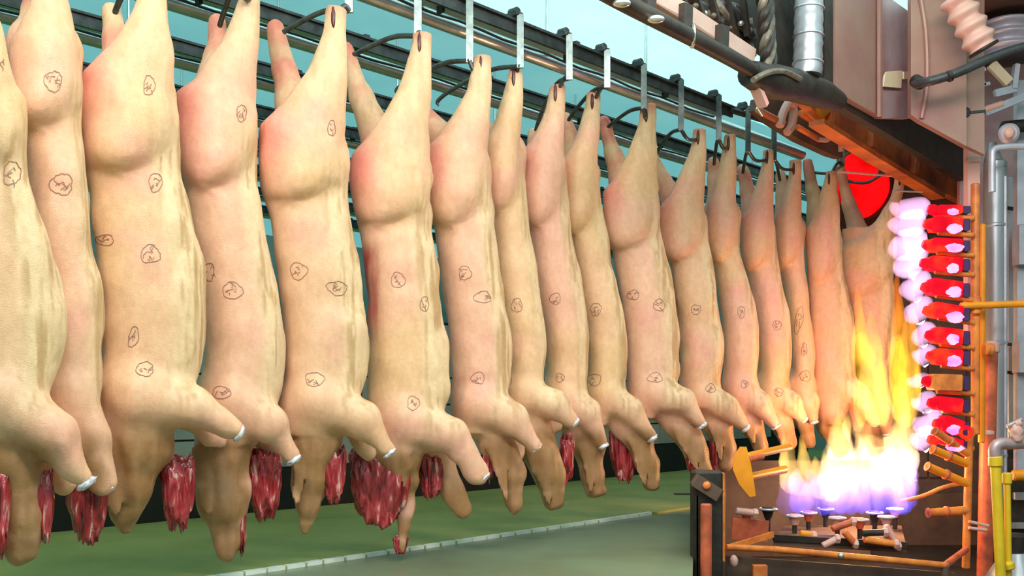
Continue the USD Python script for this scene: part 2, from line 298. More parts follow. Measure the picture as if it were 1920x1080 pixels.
def carcass(idx, sp):
    seed = 40 + idx; rs = np.random.RandomState(seed)
    T, Hc, yc = sp['top'], sp['ham'], sp['crease']            # hock, ham corner, height of the flank crease (pixels)
    mid = np.array([(r[1] + r[2]) / 2 for r in sp['body']]).mean()
    Y0 = on_row(mid) * .5 + (3.6 + .733 * (.382 * idx - .5)) * .5 + sp.get('dy', 0); Y0 = sp.get('Y', Y0)
    u = (mid - 960) / FPX; X0 = u * Y0; ph = -math.atan(u) * .85 + math.radians(sp.get('turn', 7)); b = np.array([math.cos(ph), math.sin(ph), 0]); l = np.array([-b[1], b[0], 0])
    base = np.array([X0, Y0, 0.0])
    def sz(x, y, lat=0.0):
        ux = (x - 960) / FPX; px, py = X0 + l[0] * lat, Y0 + l[1] * lat
        s = (ux * py - px) / (b[0] - ux * b[1]); return s, CAMZ + (HOR - y) / FPX * (py + s * b[1])
    def pt(x, y, lat): s, z = sz(x, y, lat); return np.array([s, lat, z])
    px = Y0 / FPX                                              # metres per pixel here
    h = .0125 if idx < 7 else .0145
    zt = sz(*T)[1]; zb = min(sz(T[0], max(q[1] for q in sp['head']))[1], sz(*sp['tip'])[1])
    slo = min([sz(r[1], r[0])[0] for r in sp['body']] + [sz(*Hc)[0]] + [sz(q[0], q[1])[0] - q[2] * px for q in sp['head']]) - .1
    shi = max([sz(r[2], r[0])[0] for r in sp['body']] + [sz(*sp['tip'])[0] + .05] + [sz(q[0], q[1])[0] + q[2] * px for q in sp['head']]) + .1
    G = Field((slo, -.27, zb - .12), (shi, .28, zt + .12), h)
    # trunk
    body = sp['body']; zz, cc, aa = [], [], []
    for (y, xl, xr) in body:
        s0, z = sz(xl, y); s1, _ = sz(xr, y); zz.append(z); cc.append((s0 + s1) / 2); aa.append((s1 - s0) / 2)
    n = len(zz); th = np.interp(np.linspace(0, 1, n), [0, .25, .6, .9, 1], [.116, .132, .142, .150, .12]) * sp.get('wide', 1.0)
    G.loft(zz, cc, aa, 0, th, k=.0, power=2.3)
    # near hind leg running into the ham: hock at the top right, rump corner at the left, rounded end at the crease
    xr_h = Hc[2]; lz, lc, la, lw, ll = [], [], [], [], []
    hock = sp.get('hock', .042) / px
    for f in (0, .12, .3, .5, .7, .85, 1.0):
        y = T[1] + (Hc[1] - T[1]) * f; L = (T[0] - hock) + (Hc[0] - T[0] + hock) * f ** sp.get('flare', 1.75); R = (T[0] + hock) + (xr_h - T[0] - hock) * f ** .8
        s0, z = sz(L, y, -.09); s1, _ = sz(R, y, -.09); lz.append(z); lc.append((s0 + s1) / 2); la.append((s1 - s0) / 2); lw.append(np.interp(f, [0, .3, 1], [.035, .045, .105])); ll.append(np.interp(f, [0, 1], [-.115, -.075]))
    for f, e0, e1, w in ((.3, 0, .0, .116), (.6, .02, .07, .122), (.8, .06, .22, .114), (.93, .14, .40, .09), (1.0, .24, .56, .055)):
        y = Hc[1] + (yc - Hc[1]) * f; W = xr_h - Hc[0]; s0, z = sz(Hc[0] + W * e0, y, -.08); s1, _ = sz(xr_h - W * e1, y, -.08)
        lz.append(z); lc.append((s0 + s1) / 2); la.append((s1 - s0) / 2); lw.append(w); ll.append(-.075)
    G.loft(lz, lc, la, ll, lw, k=.04)
    # far hind leg, spread by the hook
    fx, fy = sp.get('far', (T[0] - 50, T[1] + 55)); p = pt(fx, fy, .13)
    q1 = pt(fx + (Hc[0] * .5 + xr_h * .5 - fx) * .35, fy + (Hc[1] - fy) * .45, .12); q2 = pt((Hc[0] + xr_h) / 2, Hc[1] + 20, .09)
    G.chain([p, q1, q2], [.036, .05, .115], .03); G.cone(q2, pt((Hc[0] + xr_h) / 2, yc - 20, .08), .12, .11, .03)
    # shoulder and fore legs
    sh = sp['shoulder']; tp = sp['tip']; el = sp.get('elbow', (sh[0] * .5 + tp[0] * .5 + 8, sh[1] * .55 + tp[1] * .45))
    rt = sp.get('tipr', .038); S, E, Q = pt(sh[0], sh[1], -.075), pt(el[0], el[1], -.105), pt(tp[0], tp[1], -.11)
    G.cone(S, E, sp.get('shr', .115), .078, .035); G.cone(E, Q, .074, rt, .02)
    far = sp.get('fartip')
    S2 = pt(sh[0], sh[1] - 5, .075)
    E2, Q2 = (pt((sh[0] + far[0]) / 2 + 12, (sh[1] + far[1]) / 2 - 12, .10), pt(far[0], far[1], .10)) if far else (pt(el[0] - 15, el[1] + 5, .1), pt(tp[0] - 30, tp[1] + 10, .1))
    G.cone(S2, E2, .105, .07, .035); G.cone(E2, Q2, .066, .04 if not far else .05, .02)
    # neck, head, snout, ears
    hd = sp['head']; pts = [pt(q[0], q[1], 0.0) for q in hd]; rr = [q[2] * px for q in hd]
    neck = pt(sh[0] - 8, sh[1] - 10, 0.0); G.cone(neck, pts[0], .12, rr[0], .04)
    G.chain(pts, rr, .02, flat=.92)
    e_ = (hd[0][0] - 8, hd[0][1] - 6, hd[-1][0] - 9, hd[-1][1] + 4, .05, .013)
    for (x0, y0, x1, y1, r0, r1) in sp.get('ear', [e_] if 6 <= idx <= 13 else []):
        for lat in (-.07, .07):
            G.cone(pt(x0, y0, lat), pt(x1, y1, lat * 1.25), r0, r1, .012, flat=2.6)
    # folds of the skin
    nz = [ndimage.gaussian_filter(rs.standard_normal(G.n).astype(np.float32), sg) for sg in (3.2, (1.1, 1.6, 5.5))]
    nz = [q / q.std() for q in nz]
    belly = np.clip((G.x[:, None, None] - smooth_interp(G.z[None, None, :], np.sort(zz), np.array(cc)[np.argsort(zz)]) - .02) / .08, 0, 1) * ((G.z < sz(0, Hc[1])[1]) & (G.z > sz(0, sh[1] - 60)[1]))[None, None, :]
    G.F += -.0032 * nz[0] - .0022 * nz[1] * (.35 + belly)
    low = np.clip((sz(0, sh[1] + 55)[1] - G.z) / .08, 0, 1)[None, None, :]; G.F += -(.0035 * nz[1] + .003 * nz[0]) * low
    v, f = surface_nets(G.F, G.o, h)
    # keep the largest piece only
    tm = trimesh.Trimesh(v, f, process=False); lab = trimesh.graph.connected_component_labels(tm.face_adjacency, node_count=len(f)); big = np.bincount(lab).argmax()
    tm.update_faces(lab == big); tm.remove_unreferenced_vertices(); v, f = np.array(tm.vertices), np.array(tm.faces)
    # tones
    base_t = sp['tone']; s_, l_, z_ = v.T; n1 = meshkit.fbm(v * 5 + seed, 3, seed); n2 = meshkit.fbm(v * np.array([55, 40, 2.2]) + seed, 3, seed + 1); n3 = meshkit.fbm(v * 2.3 + seed * 3, 2, seed + 2)
    zh, zcr, zs = sz(0, Hc[1])[1], sz(0, yc)[1], sz(0, sh[1] + 45)[1]; ctr = np.interp(z_, np.sort(zz), np.array(cc)[np.argsort(zz)])
    c = np.tile(base_t, (len(v), 1)); c = lerp3(c, PINK, sstep(.5, .72, n1) * .55 * sp.get('pink', 1)); c = lerp3(c, YELLOW, sstep(.5, .75, n3) * .5)
    strip = sstep(.02, .09, s_ - ctr) * sstep(zh - .02, zh - .25, z_ + .1 * (n1 - .5)) * sstep(zs - .02, zs + .08, z_); c = lerp3(c, np.array([.84, .62, .38]), strip * .75); c = lerp3(c, np.array([.52, .29, .12]), strip * sstep(.48, .62, n2) * .75)
    hz = np.exp(-((z_ - zh) / .16) ** 2) * sstep(.02, .16, ctr - s_); c = lerp3(c, ROSE, hz * .75 * sp.get('rose', 1))
    leg = sstep(zh + .10, zh + .30, z_); c = lerp3(c, np.array([.84, .60, .36]), leg * .6); c = lerp3(c, np.array([.66, .42, .22]), leg * sstep(.52, .7, n2) * .5)
    c = lerp3(c, RED * 1.1, sstep(zt - .10, zt - .03, z_ + .06 * (n1 - .5)) * .45); c = lerp3(c, ROSE * np.array([.9, .55, .6]), (l_ > .05) * sstep(.1, .25, z_ - zh) * .6 * sstep(.35, .6, n1))
    shd = sstep(zs + .2, zs, z_); c = lerp3(c, PINK * np.array([1.02, 1.08, .95]), shd * .35)
    hq = np.min([np.linalg.norm(v[:, [0, 2]] - q[[0, 2]], axis=1) - r_ for q, r_ in zip(pts, rr)], 0); onh = sstep(.05, -.01, hq) * sstep(zs + .02, zs - .10, z_)
    c = lerp3(c, BROWN * .70 + .07 * base_t, onh * (.82 + .18 * sstep(.3, .7, n2)))  # brown of the head, darkened further as painted shade
    if sp.get('bloody'):
        c = lerp3(c, RED, sstep(.10, .17, ctr - s_ + .08 * (n2 - .5)) * sstep(zcr + .02, zcr - .1, z_) * sstep(zcr - .5, zcr - .3, z_) * .9)
    if far: fq = np.linalg.norm(v - Q2, axis=1); c = lerp3(c, BROWN, sstep(.22, .08, fq) * (l_ > 0) * .8)
    c = c * (.93 + .14 * meshkit.noise(v * 90, seed)[:, None])
    W = base + v[:, :1] * b + v[:, 1:2] * l + v[:, 2:] * np.array([0, 0, 1.0])
    root = thing('pork_carcass', sp['label'], 'pig carcass', base + np.array([0, 0, zt]), 'pig carcasses hanging in the row')
    obj('body', trimesh.Trimesh(W, f, process=False), 'skin', root, smooth=True, color=c)
    world = lambda p: base + p[0] * b + p[1] * l + np.array([0, 0, p[2]])
    # sawn end of the fore leg, and of the hock
    d = (Q - E) / np.linalg.norm(Q - E); m = blob((0, 0, 0), (1, 1, .45), seed, .25, 5, 2); A = np.array(frame(world(Q) - world(E)))
    sc = rt * .86; vv = np.array(m.vertices) * sc @ A + world(Q + d * rt * .72); obj('leg_stump', trimesh.Trimesh(vv, m.faces, process=False), 'bone_fat', root, smooth=True, label='white sawn end of the fore leg')
    hk = np.array([-.012, -.115 - .031, 0]) + [pt(T[0], T[1], -.115)[0], 0, zt - .085]; m = blob((0, 0, 0), (.009, .008, .045), seed + 3, .3, 5, 2)
    obj('hock_cut', trimesh.Trimesh(np.array([world(q_ + hk) for q_ in np.array(m.vertices)]), m.faces, process=False), 'dark_blood', root, smooth=True, label='dark red slit cut in the hock')
    # raw cut meat hanging at throat and head
    for k, (x0, y0, x1, y1, lat, thick) in enumerate(sp.get('meat', [])):
        p0, p1 = pt((x0 + x1) / 2, y0, lat), pt((x0 + x1) / 2, y1, lat); a = abs(x1 - x0) / 2 * px
        g = trimesh.creation.icosphere(4); q = np.array(g.vertices)
        q = np.sign(q) * np.abs(q) ** .62; nn = meshkit.fbm(q * np.array([3.2, 3.2, 1.0]) + seed + 9 * k, 3, seed + k) - .5; q = q * (1 + .75 * nn[:, None])
        q[:, 2] += .25 * (meshkit.noise(q * np.array([4, 4, 0]) + seed, k) - .5); q[:, 0] *= 1 + .25 * q[:, 2] * sp.get('flareup', 1)
        cen = (p0 + p1) / 2; q = cen + q * np.array([a, thick, abs(p0[2] - p1[2]) / 2])
        obj('cut_meat', trimesh.Trimesh(np.array([world(t_) for t_ in q]), g.faces, process=False), 'raw_meat', root, smooth=True, label='raw red cut meat at the throat')
    # ink stamps lying on the skin
    eye = np.array([0, 0, CAMZ]); toL = lambda P: np.stack([(P - base) @ b, (P - base) @ l, P[:, 2]], 1)
    def drape(xy):
        """points of the skin seen at these pixels"""
        xy = np.asarray(xy, float); dv = np.stack([(xy[:, 0] - 960) / FPX, np.ones(len(xy)), (HOR - xy[:, 1]) / FPX], 1); ys = np.linspace(Y0 - .42, Y0 + .2, 140)
        P = eye + dv[:, None] * ys[None, :, None]; val = G.sample(toL(P.reshape(-1, 3))).reshape(len(xy), -1); ins = val < 0; k = ins.argmax(1); ok = ins.any(1) & (k > 0); k = np.maximum(k, 1)
        r_ = np.arange(len(xy)); t_ = val[r_, k - 1] / (val[r_, k - 1] - val[r_, k] + 1e-9); yy = ys[k - 1] + (ys[1] - ys[0]) * t_
        return eye + dv * (yy - .0022)[:, None], ok
    for (x, y, rx, ry, ang) in sp.get('stamps', []):
        strokes = []; w = max(.9, .0024 / px)
        th = np.linspace(0, 2 * np.pi, 25); wob = 1 + .08 * np.sin(3 * th + rs.rand() * 6) + .05 * rs.randn(25); wob[-1] = wob[0]
        ca, sa = math.cos(ang), math.sin(ang); E_ = np.stack([rx * np.cos(th) * wob, ry * np.sin(th) * wob], 1); strokes.append(E_)
        for k in range(6):
            c0 = rs.uniform(-.5, .5, 2) * (rx, ry); c1 = c0 + rs.uniform(-.55, .55, 2) * (rx, ry); c2 = c1 + rs.uniform(-.4, .4, 2) * (rx, ry); strokes.append(np.array([c0, c1, c2]))
        vs, fs, o = [], [], 0
        for S_ in strokes:
            S_ = S_ @ np.array([[ca, sa], [-sa, ca]]) + (x, y); g = np.gradient(S_, axis=0); g /= np.linalg.norm(g, axis=1, keepdims=True) + 1e-9; nn = np.stack([-g[:, 1], g[:, 0]], 1) * w * .5
            P, ok = drape(np.vstack([S_ + nn, S_ - nn])); m_ = len(S_)
            if not ok.all(): continue
            i = np.arange(m_ - 1); vs.append(P); fs += [np.stack([i, i + 1, i + m_ + 1], 1) + o, np.stack([i, i + m_ + 1, i + m_], 1) + o]; o += 2 * m_
        if vs: obj('ink_stamp', trimesh.Trimesh(np.vstack(vs), np.vstack(fs), process=False), 'stamp_ink', root, smooth=False)
    return dict(G=G, W=W, b=b, l=l, root=root, near=world(pt(T[0], T[1], -.115)), far=world(p), base=base, Y0=Y0)

def tone(pk=0., ye=0., br=0.): return CREAM * (1 - pk - ye - br) + PINK * pk + YELLOW * ye + BROWN * br
PIGS = [
 dict(top=(-60, -45), far=(-100, -20), ham=(-185, 165, 38), crease=330, body=[(170, -170, 36), (300, -165, 50), (400, -150, 76), (500, -135, 106), (600, -125, 120), (680, -125, 110), (760, -130, 84), (830, -125, 50)],
      shoulder=(-5, 745), elbow=(95, 815), tip=(152, 893), shr=.10, head=[(15, 860, 60), (40, 960, 36), (38, 1035, 26)], dy=-.13, meat=[(-30, 880, 14, 1040, -.05, .05), (72, 890, 98, 1010, -.03, .03)],
      tone=tone(.15, .25), label='pig carcass cut off by the left edge of the picture, its fore leg in front', stamps=[(22, 325, 16, 22, .2), (5, 120, 14, 20, 0)], flare=1.2),
 dict(top=(97, -42), far=(70, -20), ham=(18, 78, 150), crease=240, body=[(100, 25, 150), (200, 35, 156), (300, 45, 158), (450, 55, 172), (550, 70, 190), (650, 75, 193), (720, 78, 185), (770, 80, 170)],
      shoulder=(122, 735), elbow=(165, 820), tip=(193, 903), shr=.085, head=[(120, 830, 40), (150, 890, 30)], meat=[(134, 870, 196, 1010, -.02, .05)], tone=tone(.05, .0), rose=.5, dy=-.02,
      label='narrow beige pig carcass between the leftmost carcass and the wide stamped one', stamps=[(100, 152, 17, 19, .1), (115, 345, 22, 20, 0)], flare=1.1),
 dict(top=(286, -42), far=(208, 25), ham=(150, 140, 328), crease=325, body=[(170, 158, 330), (300, 160, 336), (360, 166, 352), (450, 176, 374), (540, 186, 384), (620, 190, 386), (700, 186, 374), (760, 178, 352), (815, 190, 310)],
      shoulder=(262, 742), elbow=(362, 765), tip=(436, 806), shr=.125, head=[(256, 845, 62), (244, 905, 46), (234, 960, 27), (236, 992, 11)], ear=[(222, 850, 216, 965, .05, .016)], meat=[(306, 860, 360, 985, .03, .05)],
      tone=tone(.0, .22), dy=-.02, label='wide yellowish pig carcass with a round stamp at mid flank, third from left', stamps=[(280, 160, 11, 18, .1), (292, 342, 13, 18, 0), (282, 476, 18, 17, .2), (196, 450, 17, 10, 0), (272, 692, 16, 13, 0), (250, 632, 9, 20, .2)]),
 dict(top=(472, -40), far=(408, 42), ham=(333, 180, 480), crease=355, body=[(210, 340, 481), (320, 342, 483), (380, 350, 490), (450, 362, 502), (550, 376, 520), (650, 384, 535), (720, 378, 529), (780, 368, 512), (830, 372, 480)],
      shoulder=(438, 755), elbow=(503, 795), tip=(544, 852), shr=.105, head=[(415, 860, 50), (416, 940, 44), (428, 1008, 28), (424, 1032, 16)], ear=[(385, 850, 392, 960, .05, .02)], meat=[(446, 850, 462, 1025, -.02, .03), (468, 850, 526, 968, .06, .05)],
      tone=tone(.22, .05), dy=.08, label='pink pig carcass with a rosy ham and a long brown head, fourth from left', stamps=[(453, 212, 9, 16, 0), (436, 545, 19, 16, .1), (415, 736, 17, 12, 0), (390, 510, 12, 17, 0)], rose=1.2),
 dict(top=(629, 18), far=(516, 52), ham=(489, 240, 648), crease=380, body=[(265, 494, 648), (350, 496, 650), (400, 503, 656), (450, 512, 664), (550, 526, 683), (640, 534, 691), (700, 530, 687), (760, 523, 668), (815, 530, 625)],
      shoulder=(598, 752), elbow=(675, 785), tip=(722, 840), shr=.115, head=[(588, 832, 46), (586, 895, 35), (576, 950, 20), (571, 994, 8)], ear=[(562, 840, 558, 940, .045, .014)], meat=[(604, 840, 646, 940, -.03, .04)],
      tone=tone(.0, .12), label='pale pig carcass with a smooth shaded ham, fifth from left', stamps=[(622, 240, 7, 15, 0), (560, 508, 16, 16, 0), (632, 540, 19, 13, .2), (590, 711, 18, 13, 0)]),
 dict(top=(790, 66), far=(648, 92), ham=(659, 292, 806), crease=425, body=[(315, 664, 806), (400, 666, 810), (450, 674, 814), (520, 684, 823), (600, 690, 832), (680, 691, 843), (740, 690, 843), (790, 695, 828), (840, 712, 790)],
      shoulder=(760, 785), elbow=(845, 815), tip=(897, 885), shr=.115, tipr=.045, head=[(742, 850, 50), (752, 900, 30), (760, 990, 13), (752, 1030, 9)], fartip=(865, 955), meat=[(664, 840, 765, 975, -.02, .07), (738, 1005, 764, 1038, 0, .02), (788, 850, 830, 928, .05, .04)],
      tone=tone(.12, .0), bloody=1, label='large pig carcass with a blood-red left edge and an open red throat, sixth from left', stamps=[(746, 525, 13, 14, 0), (796, 570, 8, 14, 0), (775, 756, 11, 13, 0)], rose=1.3),
 dict(top=(905, 108), far=(745, 148), ham=(798, 280, 916), crease=425, body=[(300, 804, 917), (380, 808, 923), (450, 818, 930), (550, 830, 945), (640, 844, 957), (710, 849, 956), (760, 848, 940), (815, 855, 912)],
      shoulder=(905, 758), elbow=(960, 785), tip=(999, 832), shr=.11, head=[(940, 845, 30), (958, 890, 26), (962, 940, 20)], meat=[(905, 810, 930, 895, .0, .04)],
      tone=tone(.3, .0), label='evenly pink pig carcass with an oval stamp above its fore leg, seventh from left', stamps=[(872, 512, 12, 13, 0), (905, 557, 16, 11, 0), (896, 709, 13, 11, 0)], rose=1.2),
 dict(top=(966, 132), far=(822, 170), ham=(906, 268, 976), crease=400, body=[(300, 908, 978), (380, 912, 987), (450, 920, 994), (550, 930, 1010), (640, 945, 1022), (700, 948, 1020), (750, 950, 1005), (800, 952, 980)],
      shoulder=(985, 742), elbow=(1035, 760), tip=(1070, 787), shr=.09, head=[(1010, 840, 34), (1030, 890, 30), (1040, 940, 22)], meat=[(1052, 815, 1076, 900, .04, .04)], dy=.05,
      tone=tone(.0, .35), label='narrow yellow-tinted pig carcass half behind the evenly pink one, eighth from left', stamps=[(969, 572, 10, 13, 0), (950, 712, 9, 11, 0)], rose=.5),
 dict(top=(1044, 160), far=(1000, 250), ham=(976, 290, 1058), crease=425, body=[(310, 980, 1059), (390, 986, 1066), (450, 992, 1074), (550, 1006, 1094), (640, 1022, 1103), (700, 1026, 1101), (750, 1028, 1085), (800, 1036, 1066)],
      shoulder=(1066, 748), elbow=(1100, 775), tip=(1127, 828), shr=.09, head=[(1105, 840, 30), (1112, 890, 24), (1118, 915, 18)], meat=[(1092, 815, 1102, 890, 0, .03)],
      tone=tone(.4, .0), dy=.10, label='slim rosy-white pig carcass with a pink fore leg, ninth from left', stamps=[(1041, 560, 10, 11, 0), (1050, 708, 8, 8, 0)]),
 dict(top=(1113, 176), far=(1060, 222), ham=(1048, 310, 1122), crease=440, body=[(330, 1052, 1123), (410, 1062, 1132), (470, 1070, 1142), (550, 1084, 1160), (640, 1098, 1174), (700, 1102, 1174), (750, 1102, 1160), (800, 1108, 1135)],
      shoulder=(1140, 745), elbow=(1180, 768), tip=(1218, 815), shr=.095, head=[(1200, 830, 26), (1215, 870, 23), (1220, 905, 17)], meat=[(1146, 800, 1192, 895, .03, .04)],
      tone=tone(.05, .25), dy=.12, label='cream pig carcass with an oval ink ring at mid flank, tenth from left', stamps=[(1117, 580, 10, 12, .3), (1114, 712, 13, 11, 0)]),
 dict(top=(1214, 200), far=(1132, 230), ham=(1130, 362, 1236), crease=470, body=[(385, 1138, 1237), (440, 1142, 1240), (500, 1155, 1254), (560, 1164, 1265), (630, 1174, 1274), (690, 1176, 1275), (740, 1176, 1258), (785, 1186, 1230)],
      shoulder=(1232, 738), elbow=(1280, 752), tip=(1311, 791), shr=.115, head=[(1285, 810, 26), (1308, 850, 24), (1318, 880, 20)], meat=[(1286, 835, 1304, 880, -.03, .03)],
      tone=tone(.18, .0), label='broad pinkish pig carcass with stamps on its shoulder, eleventh from left', stamps=[(1187, 553, 11, 9, 0), (1236, 572, 11, 11, 0), (1228, 708, 14, 9, 0)]),
 dict(top=(1311, 242), far=(1222, 292), ham=(1238, 392, 1322), crease=490, body=[(410, 1246, 1323), (470, 1254, 1331), (530, 1262, 1340), (600, 1270, 1352), (660, 1276, 1356), (710, 1276, 1350), (760, 1284, 1325)],
      shoulder=(1320, 742), elbow=(1360, 762), tip=(1393, 797), shr=.10, head=[(1350, 805, 24), (1362, 840, 20), (1362, 868, 15)], meat=[(1332, 815, 1346, 880, 0, .03)],
      tone=tone(.1, .2, .08), bloody=1, label='wrinkled yellow-brown pig carcass with a reddish left edge, twelfth from left', stamps=[(1305, 580, 9, 9, 0), (1333, 728, 9, 8, 0)]),
 dict(top=(1368, 254), far=(1338, 305), ham=(1326, 385, 1382), crease=490, body=[(410, 1330, 1384), (480, 1336, 1390), (550, 1348, 1410), (620, 1356, 1420), (690, 1358, 1420), (735, 1362, 1405), (775, 1370, 1390)],
      shoulder=(1395, 735), elbow=(1425, 758), tip=(1450, 793), shr=.085, head=[(1412, 800, 20), (1425, 835, 18)], tone=tone(.25, .0), label='narrow pale pig carcass behind the wrinkled one, thirteenth from left', stamps=[(1390, 585, 7, 11, 0), (1396, 720, 7, 7, 0)]),
 dict(top=(1440, 280), far=(1392, 318), ham=(1389, 412, 1450), crease=505, body=[(430, 1394, 1452), (500, 1400, 1460), (560, 1410, 1472), (620, 1418, 1482), (680, 1422, 1483), (730, 1424, 1470), (775, 1430, 1455)],
      shoulder=(1455, 738), elbow=(1482, 755), tip=(1503, 782), shr=.09, head=[(1468, 800, 18), (1478, 830, 16)], tone=tone(.45, .05), label='rose pig carcass with fine creases below the ham, fourteenth from left', stamps=[(1457, 610, 8, 9, 0), (1460, 735, 8, 8, 0)]),
 dict(top=(1490, 302), far=(1463, 330), ham=(1452, 412, 1503), crease=500, body=[(430, 1456, 1504), (500, 1464, 1508), (560, 1472, 1516), (620, 1478, 1523), (680, 1484, 1527), (730, 1486, 1522), (770, 1492, 1512)],
      shoulder=(1506, 735), elbow=(1516, 755), tip=(1524, 785), shr=.07, head=[(1510, 800, 14), (1515, 830, 12)], tone=tone(.2, .15), label='pig carcass nearest the furnace with dark ink scribbles, fifteenth from left', stamps=[(1498, 600, 7, 26, .2), (1508, 655, 5, 12, .1), (1510, 705, 10, 10, 0)]),
 dict(top=(1557, 322), far=(1514, 305), ham=(1512, 432, 1576), crease=530, body=[(440, 1512, 1576), (500, 1514, 1580), (560, 1516, 1592), (620, 1517, 1602), (670, 1518, 1604), (710, 1522, 1604), (760, 1530, 1590), (795, 1540, 1575)],
      shoulder=(1575, 720), elbow=(1612, 740), tip=(1640, 790), shr=.10, head=[(1555, 800, 22), (1578, 840, 16)], Y=7.26, turn=2, tone=tone(.3, .0, .15), label='greyish pink pig carcass at the furnace mouth left of the flames', rose=.3),
 dict(top=(1690, 322), far=(1574, 312), ham=(1578, 470, 1676), crease=560, body=[(432, 1578, 1676), (520, 1586, 1676), (580, 1596, 1678), (640, 1604, 1680), (690, 1612, 1670), (730, 1622, 1668), (770, 1632, 1666)],
      shoulder=(1645, 735), elbow=(1656, 770), tip=(1662, 808), shr=.075, head=[(1630, 800, 24), (1640, 840, 14)], Y=7.5, turn=-4, hock=.05, flare=2.2, tone=tone(.3, .1, .2), label='flame-lit pig carcass inside the furnace in front of the red heater', rose=.3),
]
CARC = [carcass(i, sp) for i, sp in enumerate(PIGS)]

# ------------------------------------------------------------------ hooks: one for each animal, hanging from the nearest rail
WHO = ['carcass at the left edge', 'second carcass, narrow and beige', 'third carcass, wide and yellowish', 'fourth carcass with the rosy ham', 'fifth carcass, pale', 'sixth carcass with the red throat', 'seventh, evenly pink carcass', 'eighth, yellow-tinted carcass', 'ninth, rosy-white carcass', 'tenth, cream carcass', 'eleventh, broad pinkish carcass', 'twelfth, wrinkled carcass', 'thirteenth, narrow pale carcass', 'fourteenth, rose carcass', 'fifteenth carcass nearest the furnace', 'greyish carcass at the furnace mouth', 'flame-lit carcass inside the furnace']
HX = [-80, 75, 262, 440, 642, 771, 868, 963, 1055, 1126, 1195, 1265, 1336, 1391, 1440, 1568, 1640]
HY = [-60, -60, -50, -30, 25, 72, 118, 128, 150, 165, 205, 245, 262, 285, 300, 312, 330]
for i, cz in enumerate(CARC):
    Y = on_row(HX[i]) if i < 15 else cz['Y0'] + .08; top = at(HX[i], 100, Y); top[2] = RAILZ + .03; bot = at(HX[i], HY[i], Y); bot[2] = min(bot[2], RAILZ - .15)
    near, far = cz['near'], cz['far']; who = WHO[i]
    hk = thing('meat_hook', f'steel double hook and hanger bar holding the {who}', 'meat hook', top, 'double hooks along the nearest rail')
    top = top - NRM * .045; bot = bot - NRM * .045
    obj('hanger_bar', [bar(bot + [0, 0, -.01], top + [0, 0, .01], .033, .012, up=(0, -1, 0))], 'hook_steel', hk)
    tl = obj('trolley', bar(top + [0, 0, .012], top + NRM * .09 + [0, 0, .012], .05, .02), 'steel_rail', hk)
    obj('wheel', rod(top + NRM * .012 + [0, 0, .028], top + NRM * .07 + [0, 0, .028], .022), 'steel_rail', tl)
    for p, nm in ((far, 'hook_arm'), (near, 'hook_arm')):
        e = p + np.array([0, 0, -.05]); m1 = bot + (e - bot) * .35; m1[2] = max(bot[2], e[2]) - abs(bot[2] - e[2]) * .05 + .015; m2 = bot + (e - bot) * .8; m2[2] = e[2] + (bot[2] - e[2]) * .5
        if bot[2] < e[2] + .03: m1[2] = bot[2] - .045; m2[2] = bot[2] - .03 + (e[2] - bot[2]) * .3
        obj(nm, tube(curve([bot, m1, m2, e, e + [0, 0, -.03]], 22), np.interp(np.linspace(0, 1, 22), [0, .8, 1], [.0115, .0105, .004]), 10), 'dark_hook', hk)
spur = curve([lane(5.7, 0, RAILZ), at(1568, 100, CARC[15]['Y0'] + .08) * (1, 1, 0) + (.03, .03, RAILZ), at(1640, 100, CARC[16]['Y0'] + .08) * (1, 1, 0) + (.03, .03, RAILZ), at(1730, 100, 7.3) * (1, 1, 0) + (0, 0, RAILZ)], 24)
obj('rail_bar', tube(spur, .022, 8), 'steel_rail', rail0, label='curved end of the rail leading into the furnace')

# ------------------------------------------------------------------ the singeing furnace at the right
def gp(x, y, perp): return at(x, y, perp / ((x - 960) / FPX * NRM[0] + NRM[1]))     # on a plane parallel to the row
mat('orange_paint', (.80, .235, .035), .45, var=.25, scale=9, second=(.50, .11, .03), bump=.15, bscale=30)
mat('orange_red', (.62, .12, .045), .5, var=.3, scale=8, second=(.30, .055, .03), bump=.2, bscale=25)
mat('amber_paint', (.90, .29, .012), .4, var=.15, scale=8)
mat('yellow_paint', (.83, .52, .02), .4, var=.12, scale=10)
mat('tan_steel', (.33, .205, .15), .5, .2, var=.25, scale=2.2, second=(.34, .15, .14), bump=.1, bscale=6)
mat('mauve_steel', (.46, .34, .36), .4, .4, var=.3, scale=3, second=(.44, .20, .23))
mat('cream_plate', (.82, .62, .42), .5, var=.08)
mat('soot_shade_steel', (.032, .024, .020), .5, .3, var=.6, scale=7, bump=.3, bscale=20)  # dark steel; on the hood lip it stands in for shade
mat('brown_soot', (.10, .055, .035), .65, var=.4, scale=4, second=(.05, .022, .016))
mat('rust_firelight', (.72, .19, .04), .5, var=.4, scale=4, second=(.34, .06, .03))  # orange pushed up to stand in for firelight on the beam
mat('pink_beam', (.50, .34, .29), .5, .15, var=.15, scale=4)
mat('grey_duct', (.36, .36, .40), .38, .5, var=.2, scale=3, stretch=(4, 4, .5))
mat('lavender_metal', (.52, .48, .56), .4, .3, var=.2, scale=6)
mat('black_hose', (.035, .034, .038), .45, var=.3, scale=30, bump=.3, bscale=60)
mat('olive_cable', (.11, .09, .065), .5, var=.6, scale=25)
mat('bolt_steel', (.8, .76, .72), .25, .9, var=.1)
mat('violet_fitting', (.06, .02, .10), .5, var=.3)
mat('rose_paint', (.62, .30, .27), .4, var=.2, scale=9, second=(.70, .42, .34))
